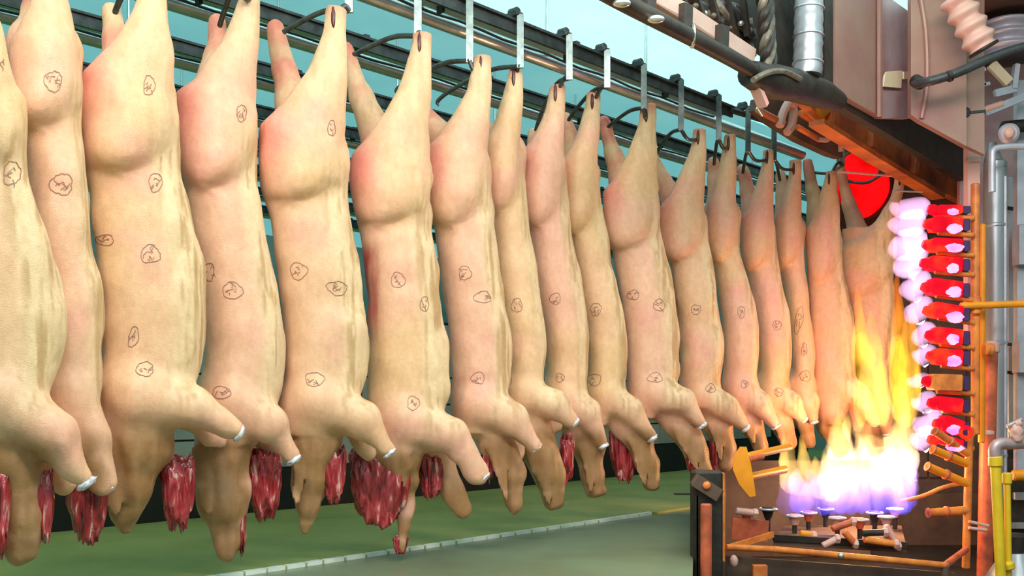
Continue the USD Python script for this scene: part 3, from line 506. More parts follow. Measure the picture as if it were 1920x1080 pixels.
def glow(name, stops, strength, scale=9., stretch=(1, 1, 1)):
    M[name] = usdkit.material(stage, '/World/Looks/' + name, {'g': ('geometry', {}), 'mp': ('mapping', {'scale': stretch}), 'n': ('noise_texture', {'scale': scale, 'detail': 2.}), 'r': ('rgb_ramp', {'ramp': stops}),
        'p': ('principled_bsdf', {'base_color': (.06, .002, .004), 'roughness': .9, 'specular_ior_level': .1, 'emission_strength': strength})},
        [('g.position', 'mp.vector'), ('mp.vector', 'n.vector'), ('n.fac', 'r.fac'), ('r.color', 'p.emission_color')], surface='p.BSDF')
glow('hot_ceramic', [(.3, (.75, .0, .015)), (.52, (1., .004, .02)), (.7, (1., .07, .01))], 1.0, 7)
glow('hot_tip', [(.3, (1., .25, .75)), (.6, (1., .55, .95))], 1.3, 12)
glow('heater_red', [(.28, (.03, .0, .0)), (.42, (.75, .0, .0)), (.6, (1., .004, .006))], 1.1, 4.2)
def fire(name, stops, z0, z1, strength, wob=.25, scale=7.):
    """burning gas: only emission, its colour changing with height above the burner"""
    M[name] = usdkit.material(stage, '/World/Looks/' + name, {'g': ('geometry', {}), 's': ('separate_xyz', {}), 'mp': ('mapping', {'scale': (1, 1, .45)}), 'n': ('noise_texture', {'scale': scale, 'detail': 3., 'distortion': .5}),
        'h': ('map_range', {'from_min': z0, 'from_max': z1, 'to_min': -wob / 2, 'to_max': 1 - wob / 2}), 'ad': ('math', {'math_type': 'multiply_add', 'value2': wob}),
        'r': ('rgb_ramp', {'ramp': stops}), 'd': ('map_range', {'from_min': .34, 'from_max': .62, 'to_min': .12, 'to_max': 1., 'clamp': True}),
        'k': ('math', {'math_type': 'multiply', 'value2': strength}), 'e': ('emission', {})},
        [('g.position', 's.vector'), ('s.z', 'h.value'), ('g.position', 'mp.vector'), ('mp.vector', 'n.vector'), ('n.fac', 'ad.value1'), ('h.result', 'ad.value3'), ('ad.value', 'r.fac'), ('r.color', 'e.color'),
         ('n.fac', 'd.value'), ('d.result', 'k.value1'), ('k.value', 'e.strength')], volume='e.emission')
fire('fire_main', [(0, (.04, .05, .9)), (.12, (.22, .13, .95)), (.23, (.75, .40, .85)), (.36, (1., .72, .36)), (.60, (1., .60, .12)), (.8, (1., .50, .04)), (1, (1., .26, .01))], .0, .98, 8., wob=.24)
fire('fire_side', [(0, (.5, .2, .6)), (.2, (1., .55, .45)), (.45, (1., .70, .2)), (1, (1., .50, .03))], .05, .62, 22., wob=.14)
fire('fire_low', [(0, (.03, .05, .9)), (.25, (.15, .10, .95)), (.5, (.6, .3, .9)), (.75, (.95, .6, .6)), (1, (1., .65, .15))], -.03, .42, 9.)
M['fire_lilac'] = usdkit.material(stage, '/World/Looks/fire_lilac', {'e': ('emission', {'color': (1., .55, .92), 'strength': 9.})}, volume='e.emission')
fire('fire_yellow', [(0, (1., .62, .12)), (.5, (1., .52, .03)), (1, (1., .22, .01))], .3, 1.45, 13.)

# pit and housing
PIT = -.36
housing = thing('furnace_housing', 'dark sooty back and side walls of the singeing furnace', '', (2.9, 8.0, 0), kind='structure')
obj('back_wall', box((2.56, 7.92, PIT), (5.2, 8.0, 3.1)), 'brown_soot', housing, smooth=False)
obj('pit_floor', box((.7, 4.1, PIT - .05), (5.2, 8.0, PIT)), 'soot_shade_steel', housing, smooth=False)
obj('pit_back', box((1.2, 7.45, PIT), (3.6, 7.53, .02)), 'brown_soot', housing, smooth=False)
obj('rear_plate', box((1.27, 6.92, PIT), (2.45, 6.95, .30)), 'brown_soot', housing, smooth=False)
obj('side_plate', trimesh.convex.convex_hull(np.array([(x + e, y, z) for x, y in ((.178 * 4.62 + .015, 4.62), (.178 * 6.35 + .02, 6.35)) for e in (0, .012) for z in (PIT, .29)])), 'soot_shade_steel', housing, smooth=False)
# inner panels of the back wall, seen between pipes
for k, (x0, x1) in enumerate(((1690, 1740), (1742, 1812), (1872, 1902))):
    a, c = at(x0, 0, 7.9), at(x1, 0, 7.9)
    for z0, z1 in ((.1, .72), (.74, 1.36), (1.38, 2.0)): obj('wall_panel', box((a[0], 7.895, z0), (c[0], 7.925, z1), .008), 'brown_soot' if k < 2 else 'soot_shade_steel', housing, smooth=False)
slab([(4.9, -3), (5.1, -3), (5.1, 12), (4.9, 12)], -.2, 3.2, 'wall_right', 'wall_grey', kind='structure', label='grey wall to the right of the furnace')

# hood: tan plates, a lip blackened as shade, a beam coloured by painted firelight
hood = thing('furnace_hood', 'tan sheet metal hood above the flames with a cream square plate on it', 'furnace hood', gp(1690, 200, 2.5))
def plate(px, perp, thick, name, m, parent, Y=None, **kw):
    """a sheet whose corners are seen at these pixels on the plane parallel to the row"""
    a = [at(x, y, Y) if Y else gp(x, y, perp) for x, y in px]
    for k_ in range(len(a)):
        if a[k_][2] > 3.05: a[k_][2] = 3.05
    b = [q + (np.array([0, thick, 0]) if Y else NRM * thick) for q in a]; n = len(a)
    f = [[0, i, i + 1] for i in range(1, n - 1)] + [[n, n + i + 1, n + i] for i in range(1, n - 1)] + sum([[[i, n + i, n + (i + 1) % n], [i, n + (i + 1) % n, (i + 1) % n]] for i in range(n)], [])
    m_ = trimesh.Trimesh(np.array(a + b), np.array(f), process=False); m_.fix_normals()
    return obj(name, m_, m, parent, smooth=False, **kw)
plate([(1566, -60), (1566, 168), (1600, 190), (1652, 219), (1652, -60)], 2.40, .05, 'hood_panel', 'tan_steel', hood)
plate([(1654, -60), (1654, 220), (1706, 222), (1706, -60)], 2.39, .05, 'hood_panel', 'mauve_steel', hood)
plate([(1708, -60), (1708, 215), (1724, 226), (1812, 274), (1812, -60)], 2.41, .05, 'hood_panel', 'tan_steel', hood, Y=5.8)
obj('cover_sheet', box((2.5, 5.3, 3.07), (4.85, 7.9, 3.115)), 'brown_soot', hood, smooth=False, label='dark sheet added to hide the glowing ceiling')  # added to cover the glowing ceiling over the furnace
obj('side_cladding', box(at(1800, 60, 7.0), at(1975, 430, 7.05)), 'mauve_steel', hood, smooth=False)
plate([(1800, -60), (1800, 268), (1846, 290), (1846, 120), (1846, -60)], 2.55, .04, 'hood_panel', 'tan_steel', hood, Y=5.88)
plate([(1560, 166), (1560, 190), (1640, 236), (1706, 276), (1812, 338), (1812, 272), (1708, 222), (1652, 219)], 2.44, .06, 'hood_lip', 'soot_shade_steel', hood)  # black here is the shade under the hood edge, painted in
plate([(1654, 170), (1654, 222), (1656, 222), (1704, 221), (1704, 170)], 2.375, .012, 'hood_patch', 'mauve_steel', hood)
plate([(1660, 140), (1657, 162), (1690, 165), (1692, 132), (1664, 134)], 2.365, .012, 'name_plate', 'cream_plate', hood, label='small blank cream square plate')
plate([(1695, 134), (1695, 148), (1702, 148), (1702, 134)], 2.365, .012, 'name_plate', 'cream_plate', hood)
for x0, x1 in ((1708, 1711), (1651, 1655)): plate([(x0, -60), (x0, 218), (x1, 219), (x1, -60)], 2.37, .02, 'seam_strip', 'tan_steel', hood)
obj('shoulder_curve', tube(curve([at(1722, -30, 5.79), at(1736, 60, 5.79), at(1738, 160, 5.79), at(1728, 222, 5.79)], 20), .014, 8), 'tan_steel', hood)
beam = thing('hood_beam', 'rusty beam under the hood, its orange painted in as firelight', 'beam', gp(1650, 250, 2.85))
plate([(1500, 168), (1500, 182), (1546, 226), (1650, 290), (1772, 362), (1830, 392), (1830, 345), (1700, 262), (1562, 172)], 2.78, .06, 'beam_web', 'rust_firelight', beam)
plate([(1546, 222), (1546, 232), (1650, 298), (1772, 372), (1772, 362), (1650, 288)], 2.72, .10, 'beam_flange', 'rust_firelight', beam)
for x, y in ((1562, 205), (1640, 250), (1720, 300)): plate([(x, y - 14), (x - 4, y + 24), (x + 2, y + 28), (x + 8, y - 10)], 2.74, .04, 'stiffener', 'rust_firelight', beam)
plate([(1534, 196), (1544, 222), (1560, 206), (1556, 194)], 2.75, .03, 'gusset', 'amber_paint', beam)
obj('red_lamp_strip', [rod(gp(1604, 268, 2.9), gp(1632, 284, 2.9), .022)], 'heater_red', beam)

# gantry beam coming from the upper left
gan = thing('gantry_beam', 'long pinkish steel gantry beam with a dark pipe under it across the upper picture', 'beam', gp(1280, 70, 2.42))
plate([(1196, -14), (1290, 36), (1414, 118), (1418, 92), (1290, 6), (1250, -14)], 2.42, .05, 'web', 'pink_beam', gan)
dk = [gp(x, y, 2.40) for x, y in ((1128, -18), (1172, 6), (1230, 36), (1300, 72), (1372, 110), (1420, 138))]
obj('lower_pipe', tube(curve(dk, 40), .036, 14), 'soot_shade_steel', gan)
for x, y in ((1166, 6), (1230, 36)): obj('bright_cap', blob(gp(x, y, 2.355), (.036, .022, .016), 3, .05, 2, 2), 'bolt_steel', gan, smooth=True, label='bright metal cap')  # bright metallic blobs on the lower pipe
for x0, y0 in ((1216, 0), (1284, 34), (1352, 74)): plate([(x0, y0 - 30), (x0 - 2, y0 + 18), (x0 + 14, y0 + 26), (x0 + 16, y0 - 24)], 2.39, .03, 'clamp', 'soot_shade_steel', gan)
obj('pipe_clip', [tube(gp(1298, 68, 2.40) + .044 * np.array([[math.cos(a) * DIR[2], math.cos(a), math.sin(a)] for a in np.linspace(0, 6.28, 20)]), .008, 6)], 'bolt_steel', gan)
cab = thing('cable_tray', 'jumble of dark cables, chains and pale bolts lying above the gantry beam', 'cables', gp(1380, 20, 2.5))
plate([(1236, -60), (1256, -12), (1290, 8), (1420, 94), (1460, 120), (1460, -60)], 2.76, .03, 'tray_back', 'soot_shade_steel', cab)
rc = np.random.RandomState(5)
for k in range(13):
    x0 = 1240 + rc.rand() * 60; y0 = -40 + rc.rand() * 25; P = [gp(x0 + q * (172 - (x0 - 1240)) / 5, y0 + q * (70 + 60 * rc.rand()) / 5 + rc.randn() * 7, 2.53 + .16 * rc.rand()) for q in range(6)]
    obj('cable', tube(curve(P, 34), .014 + .02 * rc.rand(), 8), ('olive_cable', 'soot_shade_steel', 'black_hose')[k % 3], cab)
for k in range(9):
    x0 = 1270 + k * 17; y0 = 8 + (x0 - 1270) * .32 + rc.randn() * 8; obj('bolt', blob(gp(x0, y0, 2.51 + .02 * rc.rand()), (.016, .016, .013), k, .1, 2, 1), 'bolt_steel' if k % 2 else 'olive_cable', cab, smooth=False)
for k in range(5): obj('strut', bar(gp(1270 + k * 30, -20, 2.52), gp(1290 + k * 28, 20 + 12 * k, 2.52), .03, .02), 'soot_shade_steel', cab)
rope = thing('cable_bundle', 'thick twisted olive brown cable bundle hanging left of the silver duct', 'cables', gp(1440, 150, 2.42))
for k in range(5):
    P = [gp(1444 + 9 * math.sin(q * .9 + k * 1.26) - 12 + q * 1.0, -40 + q * 17, 2.42 + .04 * math.cos(q * .9 + k * 1.26)) for q in range(11)]
    obj('strand', tube(curve(P, 44), .021, 8), 'olive_cable' if k % 2 else 'soot_shade_steel', rope)
plate([(1456, -40), (1456, 150), (1496, 150), (1496, -40)], 2.56, .05, 'backing_plate', 'soot_shade_steel', rope)
duct = thing('exhaust_duct', 'vertical silver duct with wrinkled bright highlights beside the tan hood', 'duct', gp(1520, 140, 2.35))
c0, c1 = gp(1518, -60, 2.40), gp(1514, 142, 2.40)
obj('duct_pipe', tube([c0 + (c1 - c0) * q / 24 for q in range(25)], [.072 + .003 * math.sin(q * 2.3) for q in range(25)], 20), 'grey_duct', duct)
for q in (3, 9, 15, 21): obj('duct_ring', tube([c0 + (c1 - c0) * (q + e) / 24 for e in (0, .15, .35, .5)], [.073, .079, .079, .073], 20), 'galvanised', duct)
plate([(1546, -60), (1546, 176), (1562, 182), (1562, -60)], 2.40, .05, 'dark_flange', 'soot_shade_steel', duct)
col = thing('duct_collar', 'dark cast collar joining the duct and the cable bundle above the first hooks', 'collar', gp(1480, 165, 2.4))
obj('collar_body', tube([gp(1404, 138, 2.42), gp(1440, 152, 2.42), gp(1490, 160, 2.42), gp(1540, 176, 2.42), gp(1572, 190, 2.42)], [.06, .085, .08, .075, .05], 16), 'soot_shade_steel', col)
obj('collar_rim', tube(curve([gp(1412, 150, 2.33), gp(1440, 136, 2.33), gp(1470, 134, 2.33), gp(1500, 148, 2.33)], 16), .014, 8), 'olive_cable', col)
obj('collar_strut', [bar(gp(1398, 118, 2.45), gp(1428, 190, 2.6), .04, .03), bar(gp(1404, 132, 2.42), gp(1432, 200, 2.42), .05, .03)], 'rose_paint', col)
mech = thing('rail_drive', 'dark red drive machinery with a pink loop at the end of the hook rail', 'machine', gp(1490, 230, 2.95))
plate([(1424, 184), (1420, 206), (1450, 230), (1500, 262), (1560, 290), (1580, 296), (1580, 230), (1530, 196), (1480, 184)], 3.05, .06, 'drive_plate', 'brown_soot', mech)
obj('pink_loop', tube(curve([gp(1462, 236, 2.96), gp(1468, 212, 2.96), gp(1480, 192, 2.96), gp(1488, 206, 2.96), gp(1484, 236, 2.96), gp(1476, 248, 2.96)], 26), .026, 10), 'rose_paint', mech)
obj('drive_shaft', [rod(gp(1420, 206, 2.98), gp(1470, 232, 2.98), .02), rod(gp(1500, 212, 2.98), gp(1560, 250, 2.98), .022), rod(gp(1495, 238, 2.98), gp(1536, 262, 2.98), .018)], 'rust_firelight', mech)
obj('hook_guide', tube(curve([gp(1535, 262, 2.97), gp(1552, 262, 2.97), gp(1562, 252, 2.97), gp(1574, 262, 2.97), gp(1576, 284, 2.97)], 22), .016, 8), 'rose_paint', mech)
obj('shiny_lever', rod(gp(1420, 202, 2.94), gp(1430, 216, 2.94), .012), 'bolt_steel', mech)

# red radiant heater behind the last carcass
ht = thing('radiant_heater', 'round red glowing heater high up behind the last carcass', 'heater', at(1615, 350, 7.8))
hm = trimesh.creation.icosphere(4); hv = np.array(hm.vertices) * (.215, .07, .26); hv[:, 0] *= 1 - .22 * np.clip(-hv[:, 2] / .26, 0, 1) ** 2
obj('heater_bowl', trimesh.Trimesh(hv + at(1616, 346, 7.82), hm.faces, process=False), 'heater_red', ht, smooth=True)
obj('heater_rim', tube(at(1616, 346, 7.86) + np.array([[.225 * math.cos(a), 0, .27 * math.sin(a)] for a in np.linspace(0, 2 * math.pi, 40)]), .016, 8, caps=False), 'brown_soot', ht)
obj('guide_wire', rod(at(1570, 322, 6.9), at(1672, 330, 6.9), .007, 8), 'rose_paint', ht); obj('guide_wire', rod(at(1676, 358, 6.9), at(1730, 360, 6.9), .006, 8), 'lavender_metal', ht)

# manifold: orange gas uprights with the stack of burners
BY = 5.95
man = thing('burner_manifold', 'tall orange gas manifold pipe to the right of the burner stack', 'gas pipe', at(1832, 800, BY))
obj('upright', rod(at(1829, 344, BY), at(1829, 815, BY), .026), 'orange_paint', man); obj('upright', rod(at(1842, 420, BY + .05), at(1840, 830, BY + .05), .020), 'amber_paint', man)
obj('lower_upright', rod(at(1818, 800, BY - .05), at(1811, 1066, BY - .05), .023), 'orange_paint', man)
obj('cross_pipe', rod(at(1800, 574, BY - .05), at(1960, 568, BY - .05), .021), 'amber_paint', man)
obj('tee', [rod(at(1829, 556, BY - .02), at(1829, 590, BY - .02), .032), rod(at(1845, 655, BY - .03), at(1862, 655, BY - .03), .04)], 'orange_paint', man)
obj('clamp', [rod(at(1816, 978, BY - .09), at(1854, 986, BY - .09), .010), rod(at(1816, 990, BY - .09), at(1850, 994, BY - .09), .010)], 'rose_paint', man)
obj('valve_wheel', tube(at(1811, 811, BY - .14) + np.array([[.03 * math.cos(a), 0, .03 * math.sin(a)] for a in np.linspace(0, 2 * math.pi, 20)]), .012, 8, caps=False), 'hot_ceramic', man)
fat = thing('orange_column', 'fat red-orange column just right of the burner manifold', 'column', at(1852, 1050, BY + .1))
obj('column_pipe', rod(at(1856, 650, BY + .1), at(1846, 1100, BY + .1), .046), 'orange_red', fat)
obj('column_cap', [rod(at(1856, 640, BY + .1), at(1856, 664, BY + .1), .055), rod(at(1850, 806, BY + .1), at(1850, 816, BY + .1), .05)], 'rose_paint', fat)
ys = [395, 422, 461, 496, 541, 585, 631, 670, 717, 758, 797, 827]
wd = ['topmost', 'second', 'third', 'fourth', 'fifth', 'sixth', 'seventh', 'eighth', 'ninth', 'tenth', 'eleventh', 'lowest']
for k, y in enumerate(ys):
    Y = BY - .03; tilt = (0, 2, 3, 4, 8, 10, 6, 4, 2, 6, 14, 16)[k]; xl = (1752, 1744, 1742, 1738, 1740, 1744, 1748, 1750, 1742, 1752, 1762, 1752)[k]; xr = 1800; hh = (8, 13, 12, 13, 15, 14, 15, 15, 15, 13, 14, 9)[k]
    bn = thing('gas_burner', f'glowing red gas burner block, {wd[k]} of the vertical stack', 'gas burner', at((xl + xr) / 2, y, Y), 'stack of red burners')
    a, c = at(xl, y - tilt / 2, Y), at(xr, y + tilt / 2, Y); m_ = hh * Y / FPX
    obj('ceramic_block', bar(a, c, .11, 2 * m_, up=(0, 0, 1), ch=.012), 'hot_ceramic' if k != 8 else 'orange_paint', bn)
    if k not in (8, 9): obj('hot_end', blob(at(xr - 13 + k % 3 * 2, y + tilt / 2 + 2 + k % 2 * 3, Y - .053), (.036 + .008 * (k % 3), .016, .72 * m_), k, .35, 3, 3), 'hot_tip', bn, smooth=True, label='pink-white hottest end')
    obj('fitting', bar(at(xr, y + tilt / 2, Y), at(1816, y + tilt / 2, Y), .07, 1.7 * m_), 'violet_fitting', bn)
    obj('feed_pipe', rod(at(1826, y + hh + 6, Y), at(xl + 14, y + hh + 2 - tilt * .6, Y), .017), 'orange_paint', bn)
    obj('nozzle', tube([at(xl + 4, y, Y), at(xl - 4, y - 2, Y), at(xl - 12, y - 4, Y)], [.030, .034, .022], 12), 'hot_ceramic', bn)
# lower slanting jets on the right
for k, (x0, y0, x1, y1, mt) in enumerate(((1806, 870, 1748, 842, 'amber_paint'), (1808, 908, 1738, 874, 'amber_paint'), (1808, 852, 1752, 808, 'orange_paint'), (1806, 956, 1740, 962, 'orange_paint'))):
    jt = thing('jet_pipe', f'{["upper amber", "lower amber", "uppermost orange", "short level orange"][k]} jet pipe branching left from the foot of the manifold', 'gas pipe', at(x0, y0, BY - .05), 'jet pipes on the manifold')
    p, q = at(x0 + 8, y0, BY - .05), at(x1, y1, BY - .12); obj('pipe', rod(p, q, .024), mt, jt); obj('collar', [rod(p + (q - p) * .5, p + (q - p) * .58, .031), rod(p + (q - p) * .97, q, .029)], 'orange_red', jt)
tr = thing('pilot_tube', 'thin orange pilot tube rising from the bottom burners to the manifold', 'gas pipe', at(1760, 920, BY - .1))
obj('tube', tube(curve([at(1690, 940, BY), at(1730, 930, BY - .05), at(1768, 914, BY - .08), at(1808, 905, BY - .05)], 20), .012, 8), 'orange_paint', tr)

# bottom frame and burner bed
frm = thing('pipe_stand', 'orange pipe stand around the burner bed at the bottom', 'pipe stand', at(1352, 1055, 5.0))
obj('upright', rod(at(1352, 886, 5.0), at(1352, 1054, 5.0), .020), 'orange_paint', frm)
obj('lower_bar', [rod(at(1362, 1026, 5.0), at(1450, 1030, 5.05), .016), rod(at(1450, 1030, 5.05), at(1772, 1060, 5.3), .017)], 'orange_paint', frm)
obj('lower_bar', rod(at(1772, 1060, 5.3), at(1812, 1030, 5.85), .018), 'orange_red', frm)
obj('diagonal', bar(at(1362, 1028, 5.02), at(1450, 1002, 5.2), .012, .03), 'orange_paint', frm)
obj('upper_rail', [rod(at(1400, 896, 5.2), at(1472, 880, 5.6), .022), rod(at(1400, 856, 5.2), at(1480, 838, 5.6), .020)], 'amber_paint', frm)
obj('foot', [rod(at(1772, 1060, 5.3), at(1772, 1110, 5.3), .022), rod(at(1352, 1050, 5.0), at(1352, 1085, 5.0), .024)], 'brown_soot', frm)
obj('side_panel', bar(at(1372, 990, 5.3), at(1440, 996, 5.35), .012, .11), 'orange_red', frm)
obj('cross_bolt', blob(at(1376, 1052, 4.95), (.02, .02, .03), 1, .1), 'rose_paint', frm); obj('cross_bolt', blob(at(1577, 1042, 5.05), (.016, .014, .016), 2, .1), 'bolt_steel', frm)
pd = thing('amber_paddle', 'upright amber leaf-shaped plate at the left of the burner bed', 'plate', at(1395, 885, 5.1))
pv = [(1374, 880), (1376, 854), (1387, 838), (1400, 838), (1408, 870), (1414, 905), (1417, 930), (1406, 932), (1386, 908)]
a = np.array([at(x, y, 5.08) for x, y in pv]); obj('leaf', trimesh.convex.convex_hull(np.vstack([a, a + (.004, .02, 0), a.mean(0) + (0, -.012, 0)])), 'amber_paint', pd, smooth=20)
obj('arm', rod(at(1404, 862, 5.12), at(1430, 856, 5.2), .016), 'orange_red', pd)
lp = thing('furnace_post', 'dark sooty steel post with a reddish pipe at the furnace bottom left', 'post', at(1322, 1080, 4.6))
obj('post', box(at(1302, 884, 4.62) , at(1346, 1130, 4.74), .01), 'soot_shade_steel', lp)
obj('post_pipe', rod(at(1324, 944, 4.57), at(1324, 1120, 4.57), .026), 'orange_red', lp); obj('post_bracket', bar(at(1300, 898, 4.6), at(1350, 930, 4.6), .05, .06), 'brown_soot', lp); obj('bracket_bolt', blob(at(1325, 910, 4.565), (.018, .012, .018), 4, .1), 'rust_firelight', lp)
kick = thing('kick_plate', 'dark steel plate along the foot of the burner frame', 'plate', at(1550, 1080, 4.9))
plt = [at(x, y, Y) for x, y, Y in ((1362, 1042, 5.1), (1790, 1074, 5.4))]; obj('plate', trimesh.convex.convex_hull(np.array([p + (0, e, f) for p in plt for e in (0, .015) for f in (0, -.35)])), 'brown_soot', kick, smooth=False)
obj('orange_tab', box(at(1412, 1060, 5.05), at(1436, 1100, 5.09), .004), 'orange_paint', kick)
tray = thing('burner_tray', 'dark tray carrying the bottom burners', 'tray', at(1590, 1000, 5.9))
obj('tray_plate', trimesh.convex.convex_hull(np.array([at(x, y, Y) + (0, 0, e) for x, y, Y in ((1450, 1012, 5.6), (1700, 1026, 5.7), (1470, 985, 6.3), (1690, 985, 6.4)) for e in (0, -.03)])), 'brown_soot', tray, smooth=False)
obj('tray_edge', bar(at(1450, 1008, 5.6), at(1700, 1022, 5.7), .02, .035), 'soot_shade_steel', tray)
bx = [(1490, 968, 5.9), (1516, 962, 6.1), (1548, 955, 6.25), (1570, 972, 5.9), (1612, 975, 5.85), (1640, 962, 6.1), (1662, 970, 5.95), (1400, 958, 5.5), (1440, 955, 5.6), (1678, 955, 6.2)]
where = ['left front', 'second from left', 'rear left', 'centre front', 'centre right', 'rear right', 'right front', 'outer left', 'unlit left', 'rear corner']
for k, (x, y, Y) in enumerate(bx):
    nz = thing('bottom_burner', f'bottom burner head on the tray, {where[k]}', 'gas burner', at(x, y + 30, Y), 'burner heads on the tray')
    p = at(x, y, Y); bh = obj('burner_head', tube([p - (0, 0, .05), p - (0, 0, .015), p, p + (0, 0, .012)], [.018, .030, .042, .030], 14), ('rose_paint', 'orange_red', 'soot_shade_steel')[k % 3], nz)
    obj('burner_stem', rod(p - (0, 0, .12), p - (0, 0, .045), .014), 'soot_shade_steel', nz); obj('burner_ring', tube(p + np.array([[.046 * math.cos(t_), .046 * math.sin(t_), .002] for t_ in np.linspace(0, 6.2832, 18)]), .007, 6, caps=False), 'lavender_metal', bh)
for k, (x0, y0, x1, y1, Y, mt) in enumerate(((1500, 1000, 1526, 1004, 5.7, 'amber_paint'), (1560, 992, 1600, 978, 5.75, 'orange_red'), (1620, 1012, 1680, 1020, 5.6, 'orange_paint'), (1660, 985, 1684, 1024, 5.65, 'rose_paint'), (1616, 1000, 1660, 998, 5.6, 'soot_shade_steel'), (1542, 1024, 1570, 1010, 5.55, 'rose_paint'), (1582, 996, 1604, 1020, 5.6, 'rust_firelight'), (1380, 958, 1416, 962, 5.3, 'rose_paint'))):
    ln_ = thing('gas_line', f'{["amber stub", "red-orange slanting", "long orange", "pinkish downturned", "black level", "pinkish stub", "rusty downturned", "pale outer left"][k]} gas line under the bottom burners', 'gas pipe', at(x0, y0, Y), 'gas lines under the burner bed')
    obj('line', rod(at(x0, y0, Y), at(x1, y1, Y), .019), mt, ln_); obj('nut', rod(at(x1, y1, Y) + (-.014, 0, 0), at(x1, y1, Y) + (.014, 0, 0), .027, 6), 'rose_paint', ln_)

# right hand pipework
gd = thing('grey_standpipe', 'tall grey vertical duct to the right of the orange column', 'duct', at(1868, 900, 6.3))
obj('duct_pipe', rod(at(1866, 300, 6.3), at(1866, 1000, 6.3), .068, 20), 'grey_duct', gd); obj('duct_seam', rod(at(1884, 330, 6.25), at(1884, 960, 6.25), .014), 'lavender_metal', gd); obj('duct_cap', tube([at(1866, 318, 6.3), at(1862, 296, 6.3), at(1861, 268, 6.3)], [.07, .05, .022], 16), 'grey_duct', gd)
obj('duct_band', [rod(at(1866, y, 6.3), at(1866, y + 7, 6.3), .073, 20) for y in (420, 640, 850)], 'grey_duct', gd)
tp = thing('tan_upright', 'pinkish tan upright under the right end of the hood', 'post', at(1822, 420, 6.2)); obj('upright', bar(at(1822, 262, 6.2), at(1822, 640, 6.2), .075, .06, up=(0, -1, 0)), 'rose_paint', tp); obj('upright_flange', bar(at(1812, 300, 6.18), at(1838, 300, 6.18), .05, .03), 'pink_beam', tp)
el = thing('elbow_pipe', 'thin grey elbow pipe turning down beside the grey duct', 'pipe', at(1862, 290, 6.0)); obj('pipe', tube(curve([at(1930, 274, 6.0), at(1885, 276, 6.0), at(1863, 281, 6.0), at(1860, 300, 6.0), at(1860, 360, 6.0)], 24), .020, 10), 'lavender_metal', el)
fr = thing('steel_frame', 'lavender grey steel frame with slotted brackets at the right edge', 'frame', at(1910, 500, 6.4))
obj('post', bar(at(1911, 150, 6.4), at(1911, 900, 6.4), .05, .05, up=(0, -1, 0)), 'lavender_metal', fr); obj('rail', [bar(at(1846, 212, 6.2), at(1960, 165, 6.2), .03, .045), bar(at(1864, 176, 6.2), at(1905, 166, 6.2), .03, .045)], 'lavender_metal', fr)
obj('bracket', [bar(at(1858, 120, 6.2), at(1892, 156, 6.2), .03, .06)], 'cream_plate', fr); obj('bracket', [bar(at(1906, 120, 6.2), at(1900, 168, 6.2), .04, .03)], 'lavender_metal', fr)
obj('slot_frame', [bar(at(1834, 134, 6.2), at(1846, 162, 6.2), .02, .02), bar(at(1844, 160, 6.2), at(1856, 156, 6.2), .02, .02), bar(at(1834, 134, 6.2), at(1848, 130, 6.2), .02, .02)], 'lavender_metal', fr)
obj('door', box(at(1890, 330, 6.55), at(1906, 840, 6.58), .004), 'grey_duct', fr); obj('hinge', [bar(at(1886, y, 6.5), at(1904, y + 2, 6.5), .02, .02) for y in (390, 645, 698)], 'soot_shade_steel', fr); obj('side_box', [box(at(1912, 420, 6.3), at(1950, 500, 6.4)), box(at(1912, 640, 6.3), at(1950, 700, 6.4))], 'lavender_metal', fr)
vb = thing('dark_valve', 'dark blue-grey valve with a pale arm beside the hood', 'valve', at(1815, 215, 5.9)); obj('valve_body', [blob(at(1808, 212, 5.9), (.035, .035, .04), 2, .15, 3), rod(at(1806, 214, 5.9), at(1846, 210, 5.9), .022)], 'black_hose', vb, smooth=True); obj('valve_stem', rod(at(1806, 222, 5.9), at(1808, 250, 5.9), .012), 'lavender_metal', vb); obj('valve_arm', rod(at(1838, 208, 5.95), at(1880, 194, 6.0), .018), 'rose_paint', vb)
hs = thing('black_hose', 'thick black hose crossing the hood to the right edge', 'hose', at(1800, 130, 5.5)); obj('hose', tube(curve([at(1716, 156, 5.7), at(1736, 154, 5.55), at(1790, 138, 5.5), at(1850, 112, 5.5), at(1900, 94, 5.5), at(1960, 80, 5.5)], 40), .026, 12), 'black_hose', hs); obj('hose_joint', [rod(at(1714, 150, 5.72), at(1728, 158, 5.66), .036), rod(at(1776, 145, 5.5), at(1784, 141, 5.5), .031)], 'soot_shade_steel', hs)
for k, (p, q, r, mt, lb) in enumerate(((at(1790, -6, 5.55), at(1844, 92, 5.55), .092, 'rose_paint', 'pinkish ribbed flexible duct leaning beside the hood'), (at(1888, 42, 6.2), at(1888, 112, 6.2), .17, 'lavender_metal', 'grey corrugated duct in the upper right corner'))):
    fd = thing('flexible_duct', lb, 'duct', q); n_ = 41; sg = [p + (q - p) * i / (n_ - 1) for i in range(n_)]; obj('ribbed_sleeve', tube(sg, [r * (.86 + .14 * math.sin(i * 2 * math.pi / (10 if k == 0 else 13))) for i in range(n_)], 20), mt, fd, smooth=True)
    obj('end_ring', rod(q - (q - p) * .02, q + (q - p) * .02, r * .9, 20), 'soot_shade_steel', fd)
fl = thing('flange_joint', 'round pale pink pipe flange above the grey elbow', 'flange', at(1895, 250, 6.1)); obj('flange', [rod(at(1890, 250, 6.2), at(1892, 250, 6.1), .06, 20)], 'lavender_metal', fl); obj('flange_nut', [blob(at(1893, 248, 6.06), (.03, .02, .035), 5, .15, 3)], 'rose_paint', fl); obj('flange_pipe', rod(at(1878, 240, 6.25), at(1960, 232, 6.25), .04), 'soot_shade_steel', fl)
